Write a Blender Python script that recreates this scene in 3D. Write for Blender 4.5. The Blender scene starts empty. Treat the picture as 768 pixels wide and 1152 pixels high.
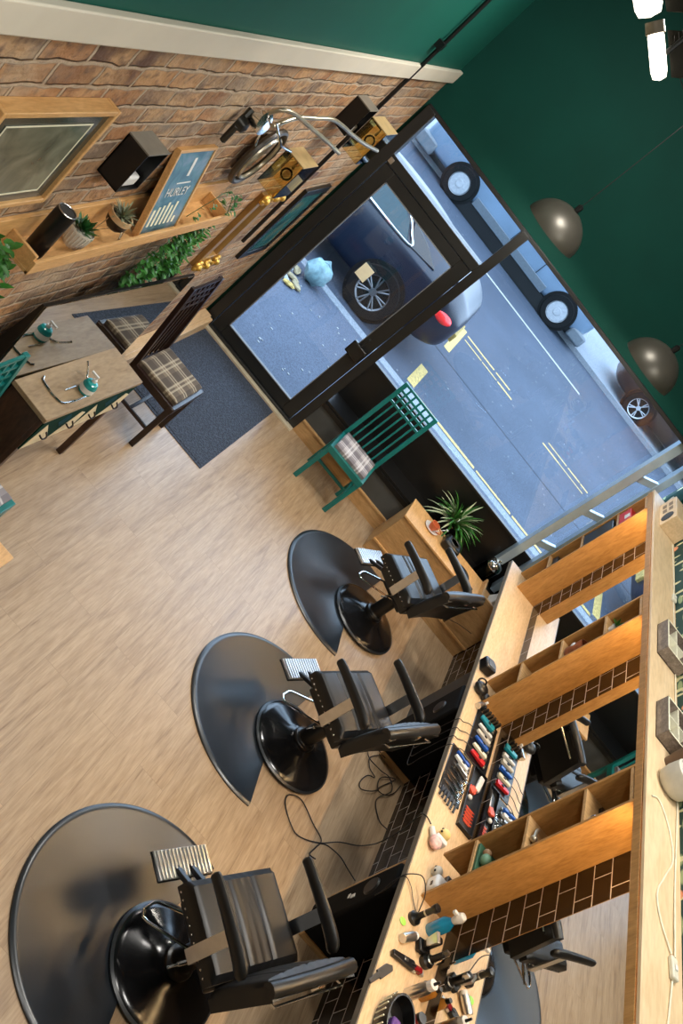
import bpy, bmesh, math, random
from mathutils import Vector, Matrix
R = math.radians
col = bpy.context.scene.collection
rng = random.Random(7)

# ------------------------------------------------------------------ materials
MATS = {}
def _nt(name):
    m = bpy.data.materials.new(name); m.use_nodes = True
    nt = m.node_tree
    for n in list(nt.nodes): nt.nodes.remove(n)
    out = nt.nodes.new('ShaderNodeOutputMaterial'); b = nt.nodes.new('ShaderNodeBsdfPrincipled')
    nt.links.new(b.outputs[0], out.inputs[0])
    return m, nt, b
def N(nt, t, **kw):
    n = nt.nodes.new(t)
    for k, v in kw.items():
        if k in n.inputs: n.inputs[k].default_value = v
        else: setattr(n, k, v)
    return n
def ramp(nt, fac, stops):
    r = nt.nodes.new('ShaderNodeValToRGB'); nt.links.new(fac, r.inputs[0])
    e = r.color_ramp.elements
    while len(e) < len(stops): e.new(0.5)
    for i, (p, c) in enumerate(stops):
        e[i].position = p; e[i].color = (*c, 1)
    return r.outputs[0]
def mixc(nt, fac, a, b, mode='MIX'):
    m = nt.nodes.new('ShaderNodeMix'); m.data_type = 'RGBA'; m.blend_type = mode
    for i, v in ((0, fac), (6, a), (7, b)):
        if hasattr(v, 'links') or hasattr(v, 'is_linked'): nt.links.new(v, m.inputs[i])
        elif i == 0: m.inputs[0].default_value = v
        else: m.inputs[i].default_value = (*v, 1)
    return m.outputs[2]
def coords(nt, scale=(1,1,1), rot=(0,0,0), loc=(0,0,0), kind='Object'):
    tc = nt.nodes.new('ShaderNodeTexCoord'); mp = nt.nodes.new('ShaderNodeMapping')
    mp.inputs['Scale'].default_value = scale; mp.inputs['Rotation'].default_value = rot; mp.inputs['Location'].default_value = loc
    nt.links.new(tc.outputs[kind], mp.inputs[0]); return mp.outputs[0]
def bump(nt, b, h, strength=.3, dist=.01):
    bp = nt.nodes.new('ShaderNodeBump'); bp.inputs['Strength'].default_value = strength; bp.inputs['Distance'].default_value = dist
    nt.links.new(h, bp.inputs['Height']); nt.links.new(bp.outputs[0], b.inputs['Normal'])
def mat(name, c, rough=.5, metal=0, var=.12, scale=20, bmp=0, coat=0, emit=None, es=0, spec=.5):
    if name in MATS: return MATS[name]
    m, nt, b = _nt(name)
    n = N(nt, 'ShaderNodeTexNoise', Scale=scale, Detail=4.0)
    nt.links.new(coords(nt), n.inputs['Vector'])
    lo = tuple(max(0, x*(1-var)) for x in c); hi = tuple(min(1, x*(1+var)) for x in c)
    nt.links.new(ramp(nt, n.outputs[0], [(.3, lo), (.7, hi)]), b.inputs['Base Color'])
    b.inputs['Roughness'].default_value = rough; b.inputs['Metallic'].default_value = metal
    b.inputs['Specular IOR Level'].default_value = spec
    if coat: b.inputs['Coat Weight'].default_value = coat; b.inputs['Coat Roughness'].default_value = .08
    if bmp: bump(nt, b, n.outputs[0], bmp)
    if emit: b.inputs['Emission Color'].default_value = (*emit, 1); b.inputs['Emission Strength'].default_value = es
    MATS[name] = m; return m
def wood(name, c1, c2, rough=.45, scale=(1,1,1), grain=6, bmp=.08):
    m, nt, b = _nt(name)
    v = coords(nt, scale)
    n = N(nt, 'ShaderNodeTexNoise', Scale=grain, Detail=8.0, Distortion=1.2)
    nt.links.new(v, n.inputs['Vector'])
    n2 = N(nt, 'ShaderNodeTexNoise', Scale=grain*5, Detail=6.0); nt.links.new(v, n2.inputs['Vector'])
    a = ramp(nt, n.outputs[0], [(.3, c1), (.55, tuple((x+y)/2 for x, y in zip(c1, c2))), (.75, c2)])
    o = mixc(nt, .25, a, ramp(nt, n2.outputs[0], [(.35, tuple(x*.6 for x in c1)), (.6, c2)]))
    nt.links.new(o, b.inputs['Base Color']); b.inputs['Roughness'].default_value = rough
    bump(nt, b, n2.outputs[0], bmp); MATS[name] = m; return m

def floor_mat():
    m, nt, b = _nt('laminate')
    v = coords(nt, rot=(0,0,R(90)))
    br = N(nt, 'ShaderNodeTexBrick', Scale=1.0); br.offset = .37; br.squash = 1
    br.inputs['Brick Width'].default_value = 1.25; br.inputs['Row Height'].default_value = .19
    br.inputs['Mortar Size'].default_value = .0012; br.inputs['Mortar Smooth'].default_value = .3
    br.inputs['Color1'].default_value = (.35,.35,.35,1); br.inputs['Color2'].default_value = (.7,.7,.7,1); br.inputs['Mortar'].default_value = (.0,.0,.0,1)
    nt.links.new(v, br.inputs['Vector'])
    # per-plank offset of the grain
    vs = coords(nt, (14,1.0,1))
    add = N(nt, 'ShaderNodeVectorMath', operation='MULTIPLY_ADD'); nt.links.new(br.outputs['Color'], add.inputs[0]); add.inputs[1].default_value = (13,7,3); nt.links.new(vs, add.inputs[2])
    n1 = N(nt, 'ShaderNodeTexNoise', Scale=1.6, Detail=9.0, Distortion=.9); nt.links.new(add.outputs[0], n1.inputs['Vector'])
    n2 = N(nt, 'ShaderNodeTexNoise', Scale=9.0, Detail=6.0); nt.links.new(add.outputs[0], n2.inputs['Vector'])
    g = ramp(nt, n1.outputs[0], [(.25,(.20,.12,.06)),(.42,(.37,.25,.14)),(.6,(.47,.335,.20)),(.8,(.27,.175,.095))])
    g = mixc(nt, .35, g, ramp(nt, n2.outputs[0], [(.3,(.19,.125,.07)),(.65,(.47,.35,.24))]))
    tone = ramp(nt, br.outputs['Color'], [(0,(.62,.58,.54)),(.2,(.93,.93,.94)),(.8,(1.03,1.02,1.0))])
    o = mixc(nt, 1, g, tone, 'MULTIPLY')
    nt.links.new(o, b.inputs['Base Color'])
    b.inputs['Roughness'].default_value = .36
    bump(nt, b, n2.outputs[0], .06); return m
def brick_mat():
    m, nt, b = _nt('old_brick')
    v = coords(nt)
    sp = N(nt, 'ShaderNodeSeparateXYZ'); nt.links.new(v, sp.inputs[0])
    cb = N(nt, 'ShaderNodeCombineXYZ'); nt.links.new(sp.outputs[1], cb.inputs[0]); nt.links.new(sp.outputs[2], cb.inputs[1])
    dn = N(nt, 'ShaderNodeTexNoise', Scale=7.0, Detail=5.0); nt.links.new(cb.outputs[0], dn.inputs['Vector'])
    dv = N(nt, 'ShaderNodeVectorMath', operation='MULTIPLY_ADD'); nt.links.new(dn.outputs['Color'], dv.inputs[0]); dv.inputs[1].default_value = (.05,.045,0); nt.links.new(cb.outputs[0], dv.inputs[2])
    br = N(nt, 'ShaderNodeTexBrick', Scale=1.0); br.offset = .5
    br.inputs['Brick Width'].default_value = .25; br.inputs['Row Height'].default_value = .088
    br.inputs['Mortar Size'].default_value = .012; br.inputs['Mortar Smooth'].default_value = .6
    br.inputs['Color1'].default_value = (0,0,0,1); br.inputs['Color2'].default_value = (1,1,1,1); br.inputs['Mortar'].default_value = (.5,.5,.5,1); br.inputs['Bias'].default_value = 0
    nt.links.new(dv.outputs[0], br.inputs['Vector'])
    c = ramp(nt, br.outputs['Color'], [(0,(.12,.065,.045)),(.25,(.36,.17,.075)),(.5,(.47,.25,.11)),(.75,(.30,.18,.105)),(1,(.20,.165,.13))])
    n1 = N(nt, 'ShaderNodeTexNoise', Scale=5.0, Detail=8.0); nt.links.new(cb.outputs[0], n1.inputs['Vector'])
    n2 = N(nt, 'ShaderNodeTexNoise', Scale=24.0, Detail=8.0); nt.links.new(cb.outputs[0], n2.inputs['Vector'])
    n3 = N(nt, 'ShaderNodeTexNoise', Scale=2.2, Detail=6.0); nt.links.new(cb.outputs[0], n3.inputs['Vector'])
    c = mixc(nt, ramp(nt, n1.outputs[0], [(.42,(0,0,0)),(.62,(.8,.8,.8))]), c, (.56,.34,.17))
    c = mixc(nt, ramp(nt, n2.outputs[0], [(.5,(0,0,0)),(.72,(.9,.9,.9))]), c, (.14,.08,.055))
    mor = mixc(nt, n2.outputs[0], (.60,.47,.33), (.36,.26,.18))
    c = mixc(nt, br.outputs['Fac'], c, mor)
    c = mixc(nt, ramp(nt, n3.outputs[0], [(.50,(0,0,0)),(.68,(.7,.7,.7))]), c, (.50,.38,.26))
    nt.links.new(c, b.inputs['Base Color']); b.inputs['Roughness'].default_value = .85
    ad = N(nt, 'ShaderNodeMath', operation='MULTIPLY_ADD'); nt.links.new(br.outputs['Fac'], ad.inputs[0]); ad.inputs[1].default_value = -1.3; nt.links.new(n2.outputs[0], ad.inputs[2])
    bump(nt, b, ad.outputs[0], .9, .02); return m
def tile_mat():
    m, nt, b = _nt('dark_metro_tile')
    v = coords(nt)
    sp = N(nt, 'ShaderNodeSeparateXYZ'); nt.links.new(v, sp.inputs[0])
    cb = N(nt, 'ShaderNodeCombineXYZ'); nt.links.new(sp.outputs[1], cb.inputs[0]); nt.links.new(sp.outputs[2], cb.inputs[1])
    br = N(nt, 'ShaderNodeTexBrick', Scale=1.0); br.offset = .5
    br.inputs['Brick Width'].default_value = .2; br.inputs['Row Height'].default_value = .1; br.inputs['Mortar Size'].default_value = .003; br.inputs['Mortar Smooth'].default_value = .1
    br.inputs['Color1'].default_value = (.005,.0025,.002,1); br.inputs['Color2'].default_value = (.007,.0035,.0025,1); br.inputs['Mortar'].default_value = (.50,.44,.40,1)
    mp = N(nt, 'ShaderNodeVectorMath', operation='ADD'); mp.inputs[1].default_value = (.03,.05,0); nt.links.new(cb.outputs[0], mp.inputs[0])
    nt.links.new(mp.outputs[0], br.inputs['Vector']); nt.links.new(br.outputs['Color'], b.inputs['Base Color'])
    b.inputs['Roughness'].default_value = .22
    iv = N(nt, 'ShaderNodeMath', operation='MULTIPLY'); iv.inputs[1].default_value = -1; nt.links.new(br.outputs['Fac'], iv.inputs[0]); bump(nt, b, iv.outputs[0], .5, .003); return m
def wallpaper_mat():
    m, nt, b = _nt('jungle_wallpaper')
    v = coords(nt, (1,1,1), rot=(R(35),0,0))
    v2 = coords(nt, (1,3.2,11), rot=(R(35),0,0)); v3 = coords(nt, (1,11,3.5), rot=(R(-20),0,0))
    a = N(nt, 'ShaderNodeTexVoronoi', Scale=1.6); nt.links.new(v2, a.inputs['Vector'])
    a2 = N(nt, 'ShaderNodeTexVoronoi', Scale=1.5); nt.links.new(v3, a2.inputs['Vector'])
    o = N(nt, 'ShaderNodeTexVoronoi', Scale=5.0); nt.links.new(v, o.inputs['Vector'])
    c = mixc(nt, ramp(nt, a.outputs[0], [(.28,(1,1,1)),(.34,(0,0,0))]), (.006,.045,.038), (.30,.38,.20))
    c = mixc(nt, ramp(nt, a2.outputs[0], [(.24,(1,1,1)),(.3,(0,0,0))]), c, (.62,.60,.36))
    c = mixc(nt, ramp(nt, o.outputs[0], [(.16,(1,1,1)),(.2,(0,0,0))]), c, (.75,.30,.16))
    nt.links.new(c, b.inputs['Base Color']); b.inputs['Roughness'].default_value = .7; return m
def plaid_mat(name, base, dark, light):
    m, nt, b = _nt(name)
    v = coords(nt)
    sp = N(nt, 'ShaderNodeSeparateXYZ'); nt.links.new(v, sp.inputs[0])
    def stripes(o, period, phase, w):
        a = N(nt, 'ShaderNodeMath', operation='MULTIPLY_ADD'); nt.links.new(o, a.inputs[0]); a.inputs[1].default_value = 1/period; a.inputs[2].default_value = phase+10
        f = N(nt, 'ShaderNodeMath', operation='FRACT'); nt.links.new(a.outputs[0], f.inputs[0])
        l = N(nt, 'ShaderNodeMath', operation='LESS_THAN'); nt.links.new(f.outputs[0], l.inputs[0]); l.inputs[1].default_value = w
        return l.outputs[0]
    def half(o):
        h = N(nt, 'ShaderNodeMath', operation='MULTIPLY'); nt.links.new(o, h.inputs[0]); h.inputs[1].default_value = .5; return h.outputs[0]
    c = mixc(nt, half(stripes(sp.outputs[0], .15, 0, .45)), base, dark)
    c = mixc(nt, half(stripes(sp.outputs[1], .15, .2, .45)), c, dark)
    for o in (0, 1):
        for ph in (.62, .82): c = mixc(nt, half(stripes(sp.outputs[o], .15, ph-.3, .09)), c, light)
    nt.links.new(c, b.inputs['Base Color']); b.inputs['Roughness'].default_value = .9; return m
def asphalt_mat(name, c, spk=.5):
    m, nt, b = _nt(name)
    v = coords(nt)
    n = N(nt, 'ShaderNodeTexNoise', Scale=55.0, Detail=6.0); nt.links.new(v, n.inputs['Vector'])
    n2 = N(nt, 'ShaderNodeTexNoise', Scale=.8, Detail=5.0); nt.links.new(v, n2.inputs['Vector'])
    vo = N(nt, 'ShaderNodeTexVoronoi', Scale=5.0); nt.links.new(v, vo.inputs['Vector'])
    a = ramp(nt, n.outputs[0], [(.35, tuple(x*.72 for x in c)), (.65, tuple(x*1.2 for x in c))])
    a = mixc(nt, 1, a, ramp(nt, n2.outputs[0], [(.3,(.85,.85,.85)),(.7,(1.12,1.12,1.12))]), 'MULTIPLY')
    a = mixc(nt, ramp(nt, vo.outputs[0], [(.05,(spk,spk,spk)),(.10,(0,0,0))]), a, (.30,.30,.28))
    nt.links.new(a, b.inputs['Base Color']); b.inputs['Roughness'].default_value = .8; b.inputs['Specular IOR Level'].default_value = .12; bump(nt, b, n.outputs[0], .1); return m
def glass_mat(name, tint=(1,1,1), refl=.06, rough=0.0, ior=1.45):
    m = bpy.data.materials.new(name); m.use_nodes = True; nt = m.node_tree
    for n in list(nt.nodes): nt.nodes.remove(n)
    out = nt.nodes.new('ShaderNodeOutputMaterial'); t = N(nt, 'ShaderNodeBsdfTransparent'); t.inputs[0].default_value = (*tint,1)
    g = N(nt, 'ShaderNodeBsdfGlossy'); g.inputs['Roughness'].default_value = rough
    f = N(nt, 'ShaderNodeFresnel', IOR=ior); mx = N(nt, 'ShaderNodeMixShader')
    nt.links.new(f.outputs[0], mx.inputs[0]); nt.links.new(t.outputs[0], mx.inputs[1]); nt.links.new(g.outputs[0], mx.inputs[2]); nt.links.new(mx.outputs[0], out.inputs[0])
    MATS[name] = m; return m
def mirror_mat():
    m, nt, b = _nt('mirror_silver'); b.inputs['Base Color'].default_value = (.86,.87,.86,1); b.inputs['Metallic'].default_value = 1; b.inputs['Roughness'].default_value = .01; return m
def leather_mat():
    m, nt, b = _nt('black_leather')
    n = N(nt, 'ShaderNodeTexNoise', Scale=90.0, Detail=5.0); nt.links.new(coords(nt), n.inputs['Vector'])
    n2 = N(nt, 'ShaderNodeTexNoise', Scale=5.0, Detail=5.0); nt.links.new(coords(nt), n2.inputs['Vector'])
    b.inputs['Base Color'].default_value = (.007,.007,.007,1)
    nt.links.new(ramp(nt, n2.outputs[0], [(.3,(.32,.32,.32)),(.7,(.46,.46,.46))]), b.inputs['Roughness'])
    return m
def rubber_mat():
    m, nt, b = _nt('black_rubber')
    n = N(nt, 'ShaderNodeTexNoise', Scale=2.2, Detail=3.0, Distortion=.2); nt.links.new(coords(nt), n.inputs['Vector'])
    nt.links.new(ramp(nt, n.outputs[0], [(.3,(.008,.011,.015)),(.7,(.013,.018,.025))]), b.inputs['Base Color'])
    nt.links.new(ramp(nt, n.outputs[0], [(.3,(.28,.28,.28)),(.7,(.38,.38,.38))]), b.inputs['Roughness']); b.inputs['Specular IOR Level'].default_value = .75
    return m
def doormat_mat():
    m, nt, b = _nt('ribbed_doormat')
    n = N(nt, 'ShaderNodeTexVoronoi', Scale=70.0); nt.links.new(coords(nt), n.inputs['Vector'])
    nt.links.new(ramp(nt, n.outputs[0], [(.1,(.012,.018,.030)),(.8,(.055,.075,.115))]), b.inputs['Base Color'])
    b.inputs['Roughness'].default_value = .9; bump(nt, b, n.outputs[0], .6); return m

def dim_mirror():
    m, nt, b = _nt('dim_mirror_glass'); b.inputs['Base Color'].default_value = (.42,.43,.42,1); b.inputs['Metallic'].default_value = 1; b.inputs['Roughness'].default_value = .015; return m
M_dimm = dim_mirror()
M_floor, M_brick, M_tile, M_paper, M_mirror, M_leather, M_rubber, M_doormat = floor_mat(), brick_mat(), tile_mat(), wallpaper_mat(), mirror_mat(), leather_mat(), rubber_mat(), doormat_mat()
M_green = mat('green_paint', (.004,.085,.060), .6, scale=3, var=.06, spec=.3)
M_dgreen = mat('dark_green_paint', (.0015,.040,.029), .7, scale=3, var=.08, spec=.15)  # front wall's backlit shade put into the green; ceiling shares it
M_cream = mat('cream_paint', (.68,.62,.50), .5, scale=4, var=.05)
M_black = mat('black_paint', (.0035,.0035,.0035), .35, scale=8)
M_frame = mat('charcoal_metal', (.012,.0125,.012), .42, scale=10)
M_grey = mat('grey_paint', (.06,.065,.065), .5, scale=6)
M_alu = mat('blue_grey_aluminium', (.42,.55,.66), .3, .5, scale=6)
M_oak = wood('oak_board', (.36,.175,.045), (.54,.29,.095), scale=(4,4,.7))       # grain along z
M_oaky = wood('oak_worktop', (.60,.41,.22), (.76,.56,.34), scale=(4,.7,4))      # grain along y
M_oakx = wood('oak_bench', (.42,.24,.09), (.62,.38,.17), scale=(.7,4,4))
M_pine = wood('pine', (.60,.32,.11), (.78,.48,.20), scale=(5,.8,5))
M_unit_top = wood('unit_top_board', (.66,.47,.26), (.76,.58,.36), scale=(3,.5,3), grain=4)
M_rustic = wood('rustic_wood', (.24,.16,.085), (.40,.29,.17), scale=(5,1.2,5), grain=3)
M_darkwood = wood('dark_wood', (.03,.013,.007), (.085,.038,.018), scale=(4,4,1))
M_ebony = wood('ebony_stain', (.012,.006,.005), (.03,.014,.011), scale=(4,4,1), rough=.3)
M_grcrate = wood('weathered_wood', (.10,.075,.055), (.30,.24,.19), scale=(4,2,4))
M_teal = mat('teal_paint', (.004,.155,.145), .35, scale=10)
M_chrome = mat('chrome', (.75,.75,.74), .12, 1, var=.03)
M_steel = mat('brushed_steel', (.6,.6,.6), .28, 1, var=.06)
M_white = mat('white_plastic', (.72,.71,.68), .4, var=.04)
M_bplast = mat('black_plastic', (.006,.006,.0065), .32)
M_cable = mat('black_cable', (.012,.010,.010), .5)
M_wcable = mat('cream_cable', (.72,.68,.52), .5)
M_red = mat('red_plastic', (.60,.015,.02), .35)
M_orange = mat('orange_red_plastic', (.75,.09,.04), .4)
M_tealp = mat('teal_plastic', (.01,.26,.34), .35)
M_bluep = mat('blue_plastic', (.02,.10,.45), .3)
M_leaf = mat('leaf_green', (.032,.16,.02), .5, var=.5, scale=14)
M_leafd = mat('leaf_dark', (.025,.14,.03), .45, var=.5, scale=14)
M_leafl = mat('leaf_pale', (.22,.36,.16), .5, var=.4, scale=20)
M_leafg = mat('leaf_greygreen', (.22,.25,.15), .6, var=.3, scale=20)
M_terra = mat('terracotta', (.55,.13,.04), .6)
M_pot = mat('stone_white_pot', (.58,.55,.47), .6, var=.08, bmp=.1)
M_soil = mat('soil', (.03,.018,.01), .95, bmp=.6)
M_gold = mat('gilt', (.75,.46,.10), .35, .7, var=.35, scale=30, bmp=.4)
M_brass = mat('old_brass', (.55,.49,.37), .32, .8, var=.15)
M_amber = glass_mat('amber_glass', (.96,.88,.64), ior=1.5)
M_glass = glass_mat('clear_glass', (.96,.98,.98))
M_pendant = mat('bronze_dome', (.085,.078,.062), .40, .5, var=.15, scale=4)
M_bulb = mat('lit_bulb', (1,1,1), emit=(1,.90,.72), es=5)
M_strip = mat('lit_led_strip', (1,1,1), emit=(1,.62,.28), es=8)
M_asph = asphalt_mat('asphalt', (.041,.051,.071))
M_pave = asphalt_mat('pavement', (.060,.071,.096), .4)
M_kerb = asphalt_mat('kerb_stone', (.15,.165,.185), .1)
M_yline = mat('worn_yellow_paint', (.32,.22,.06), .8, var=.45, scale=30)
M_wline = mat('road_white_paint', (.20,.20,.18), .8, var=.3, scale=30)
M_navy = mat('navy_car_paint', (.002,.006,.016), .3, 0, coat=0, spec=.4, scale=2)
M_silver = mat('silver_blue_car_paint', (.12,.175,.24), .3, .2, coat=.3, scale=2)
M_brown = mat('dark_brown_car_paint', (.022,.012,.009), .3, 0, coat=0)
M_cglass = mat('car_window_glass', (.004,.022,.028), .12, spec=.35)
M_tyre = mat('tyre_rubber', (.006,.006,.0065), .85, spec=.1)
M_alloy = mat('alloy_wheel', (.30,.32,.34), .35, .3)
M_alloyd = mat('grey_alloy_wheel', (.12,.12,.125), .35, .7)
M_tail = mat('red_tail_lens', (.75,.02,.02), .15)
M_plaid = plaid_mat('tan_plaid', (.20,.155,.11), (.045,.036,.03), (.52,.46,.34))
M_plaid2 = plaid_mat('grey_plaid', (.46,.42,.42), (.10,.09,.11), (.75,.74,.74))
M_bagp = mat('plastic_bag', (.12,.20,.22), .4, var=.3, spec=.3)
M_litw = mat('dull_white_litter', (.20,.21,.21), .8)
M_litc = mat('dull_tan_litter', (.20,.16,.09), .8)
M_paper = M_paper
M_card = mat('cream_card', (.82,.79,.60), .7, var=.05)

# ------------------------------------------------------------------ mesh builder
class MB:
    def __init__(s): s.v = []; s.f = []; s.m = []; s.M = Matrix()
    def add(s, vs, fs, mi=0):
        b = len(s.v); s.v += [s.M @ Vector(p) for p in vs]; s.f += [[b+i for i in f] for f in fs]; s.m += [mi]*len(fs); return s
    def box(s, x0, x1, y0, y1, z0, z1, mi=0):
        vs = [(x, y, z) for z in (z0, z1) for y in (y0, y1) for x in (x0, x1)]
        return s.add(vs, [(0,2,3,1),(4,5,7,6),(0,1,5,4),(2,6,7,3),(0,4,6,2),(1,3,7,5)], mi)
    def prism(s, pts, d, mi=0):                # pts: 3D polygon, extruded by d
        n = len(pts); d = Vector(d); a = [Vector(p) for p in pts]
        return s.add(a+[p+d for p in a], [list(range(n))[::-1], list(range(n, 2*n))]+[(i, (i+1)%n, n+(i+1)%n, n+i) for i in range(n)], mi)
    def tube(s, pts, r, n=8, mi=0, closed=False):
        pts = [Vector(p) for p in pts]; m = len(pts); vs = []; up = None
        for i, p in enumerate(pts):
            a = pts[(i-1) % m] if (closed or i) else p; b = pts[(i+1) % m] if (closed or i < m-1) else p
            t = (b-a).normalized()
            if up is None: up = t.orthogonal().normalized()
            up = (up-t*up.dot(t));
            up = up.normalized() if up.length > 1e-6 else t.orthogonal().normalized()
            w = t.cross(up); rr = r[i] if isinstance(r, (list, tuple)) else r
            vs += [p+(up*math.cos(2*math.pi*k/n)+w*math.sin(2*math.pi*k/n))*rr for k in range(n)]
        fs = []
        for i in range(m if closed else m-1):
            j = (i+1) % m
            fs += [(i*n+k, i*n+(k+1)%n, j*n+(k+1)%n, j*n+k) for k in range(n)]
        if not closed: fs += [list(range(n))[::-1], list(range((m-1)*n, m*n))]
        return s.add(vs, fs, mi)
    def lathe(s, prof, c=(0,0,0), axis=(0,0,1), n=32, mi=0, cap=True):   # prof: (r, h)
        ax = Vector(axis).normalized(); u = ax.orthogonal().normalized(); w = ax.cross(u); c = Vector(c); vs = []
        for r, h in prof: vs += [c+ax*h+(u*math.cos(2*math.pi*k/n)+w*math.sin(2*math.pi*k/n))*r for k in range(n)]
        fs = [(i*n+k, i*n+(k+1)%n, (i+1)*n+(k+1)%n, (i+1)*n+k) for i in range(len(prof)-1) for k in range(n)]
        if cap: fs += [list(range(n))[::-1], list(range((len(prof)-1)*n, len(prof)*n))]
        return s.add(vs, fs, mi)
    def ball(s, c, r, sc=(1,1,1), n=14, mi=0):
        pr = [(max(1e-4, math.sin(math.pi*i/8)), -math.cos(math.pi*i/8)) for i in range(9)]
        t = MB().lathe(pr, n=n); return s.add([(c[0]+p.x*r*sc[0], c[1]+p.y*r*sc[1], c[2]+p.z*r*sc[2]) for p in t.v], t.f, mi)
    def blade(s, p, d, L, w, droop=.6, n=5, mi=0, up=(0,0,1)):     # an arching leaf
        p = Vector(p); d = Vector(d).normalized(); side = d.cross(Vector(up));
        side = side.normalized() if side.length > 1e-3 else Vector((1,0,0)); vs = []; q = p.copy(); dd = d.copy()
        for i in range(n+1):
            t = i/n; ww = w*math.sin(math.pi*min(.97, .12+.85*t))
            vs += [q-side*ww, q+side*ww+Vector((0,0,0)), q+dd.cross(side)*ww*.25]
            q = q+dd*(L/n); dd = (dd+Vector((0,0,-droop/n))).normalized()
        fs = []
        for i in range(n):
            a = i*3; fs += [(a, a+2, a+5, a+3), (a+2, a+1, a+4, a+5)]
        return s.add(vs, fs, mi)
    def build(s, name, mats, parent=None, world=False, bevel=0, smooth=True, origin=None):
        vs = s.v
        if parent is not None and world:
            inv = (Matrix.Translation(parent.location) @ parent.rotation_euler.to_matrix().to_4x4()).inverted()
            if parent.parent is not None:
                g = parent.parent; inv = (Matrix.Translation(g.location) @ g.rotation_euler.to_matrix().to_4x4()).inverted()
            vs = [inv @ v for v in vs]
        if origin is not None: o_ = Vector(origin); vs = [v-o_ for v in vs]
        me = bpy.data.meshes.new(name); me.from_pydata([tuple(v) for v in vs], [], s.f)
        if not isinstance(mats, (list, tuple)): mats = [mats]
        for m in mats: me.materials.append(m)
        for p, mi in zip(me.polygons, s.m): p.material_index = mi
        bm = bmesh.new(); bm.from_mesh(me); bmesh.ops.recalc_face_normals(bm, faces=bm.faces); bm.to_mesh(me); bm.free()
        o = bpy.data.objects.new(name, me); col.objects.link(o)
        if origin is not None: o.location = origin
        if parent is not None: o.parent = parent
        if smooth:
            for p in me.polygons: p.use_smooth = True
            me.set_sharp_from_angle(angle=R(38))
        if bevel:
            b = o.modifiers.new('bevel', 'BEVEL'); b.width = bevel; b.segments = 2; b.limit_method = 'ANGLE'; b.angle_limit = R(40)
            b.harden_normals = False
        return o
def tag(o, label, cat, group=None, kind=None):
    if label: o['label'] = label
    if cat: o['category'] = cat
    if group: o['group'] = group
    if kind: o['kind'] = kind
    return o
def thing(name, label, cat, loc=(0,0,0), rz=0, group=None):
    o = bpy.data.objects.new(name, None); col.objects.link(o); o.location = loc; o.rotation_euler = (0,0,rz); o.empty_display_size = .05
    return tag(o, label, cat, group)
def struct(o, label=None):
    o['kind'] = 'structure'
    return o
def copy_tree(o, parent=None):
    c = o.copy(); col.objects.link(c)
    if parent is not None: c.parent = parent
    for ch in [x for x in bpy.data.objects if x.parent == o and x.name in ORIG.get(o.name, ())]: copy_tree(ch, c)
    return c
ORIG = {}
def reg(o):                                      # remember the children of a prototype
    ORIG[o.name] = tuple(x.name for x in bpy.data.objects if x.parent == o)
    for n in ORIG[o.name]: reg(bpy.data.objects[n])
def arc(c, r, a0, a1, n, plane='xy', rot=0):
    out = []
    for i in range(n+1):
        a = a0+(a1-a0)*i/n; x, y = r*math.cos(a), r*math.sin(a)
        out.append((c[0]+x, c[1]+y, c[2]) if plane == 'xy' else ((c[0]+x, c[1], c[2]+y) if plane == 'xz' else (c[0], c[1]+x, c[2]+y)))
    return out
def smoothpts(pts, k=6):                          # Catmull-Rom
    P = [Vector(p) for p in pts]; P = [P[0]*2-P[1]]+P+[P[-1]*2-P[-2]]; out = []
    for i in range(1, len(P)-2):
        for j in range(k):
            t = j/k; a, b, c, d = P[i-1], P[i], P[i+1], P[i+2]
            out.append(.5*((2*b)+(c-a)*t+(2*a-5*b+4*c-d)*t*t+(3*b-a-3*c+d)*t**3))
    out.append(P[-2]); return out

# ================================================================== SETTING
W, YF, XW = 3.72, 7.7, 3.72
struct(MB().box(0, W, -2.5, YF, -.08, 0).build('floor', M_floor, smooth=False))
wl = MB().box(-.2, 0, -2.5, YF, -.08, 2.86, 0).box(-.2, 0, -2.5, YF, 2.86, 4.6, 1)
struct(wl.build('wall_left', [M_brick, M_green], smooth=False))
struct(MB().box(W, W+.2, -2.5, YF+.5, -.08, 4.6).build('wall_right', M_paper, smooth=False))
struct(MB().box(-.2, W+.2, -2.7, -2.5, -.08, 4.6).build('wall_back', M_green, smooth=False))
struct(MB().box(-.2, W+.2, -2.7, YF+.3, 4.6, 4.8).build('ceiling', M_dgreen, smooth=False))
wf = MB().box(-.2, W+.2, YF, YF+.25, 2.585, 4.6).box(-.2, .03, YF, YF+.25, -.1, 2.585).box(3.66, W+.2, YF, YF+.25, -.1, 2.585)
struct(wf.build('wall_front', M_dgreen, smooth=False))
struct(MB().box(0, .032, -2.5, YF-.0, 2.805, 2.91).build('trim_1', M_cream, bevel=.006))            # cream picture rail
struct(MB().box(0, .12, -2.5, 7.62, 0, .10).box(0, .085, -2.5, 7.62, .10, .115).build('baseboard_left', M_oaky, bevel=.004))
struct(MB().box(3.69, W, 2.0, 7.69, 0, 2.12).build('trim_2', M_tile, smooth=False))                 # tiled right wall behind the mirrors
# window seat riser
struct(MB().box(1.27, 2.42, 7.68, 7.74, 0, .13).box(1.27, 2.42, 7.672, 7.74, .13, .148).build('baseboard_front', M_oakx, bevel=.002))
struct(MB().box(1.27, 3.69, 7.70, 8.02, .148, .40, 0).box(1.27, 3.69, 7.685, 7.70, .36, .405, 1).box(1.27, 3.69, 7.70, 8.02, .40, .43, 1).build('trim_3', [M_grey, M_black], smooth=False))
struct(MB().box(1.27, 3.69, 7.98, 8.03, .43, .862).build('trim_4', M_black, smooth=False))           # black panel under the shop window
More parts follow.
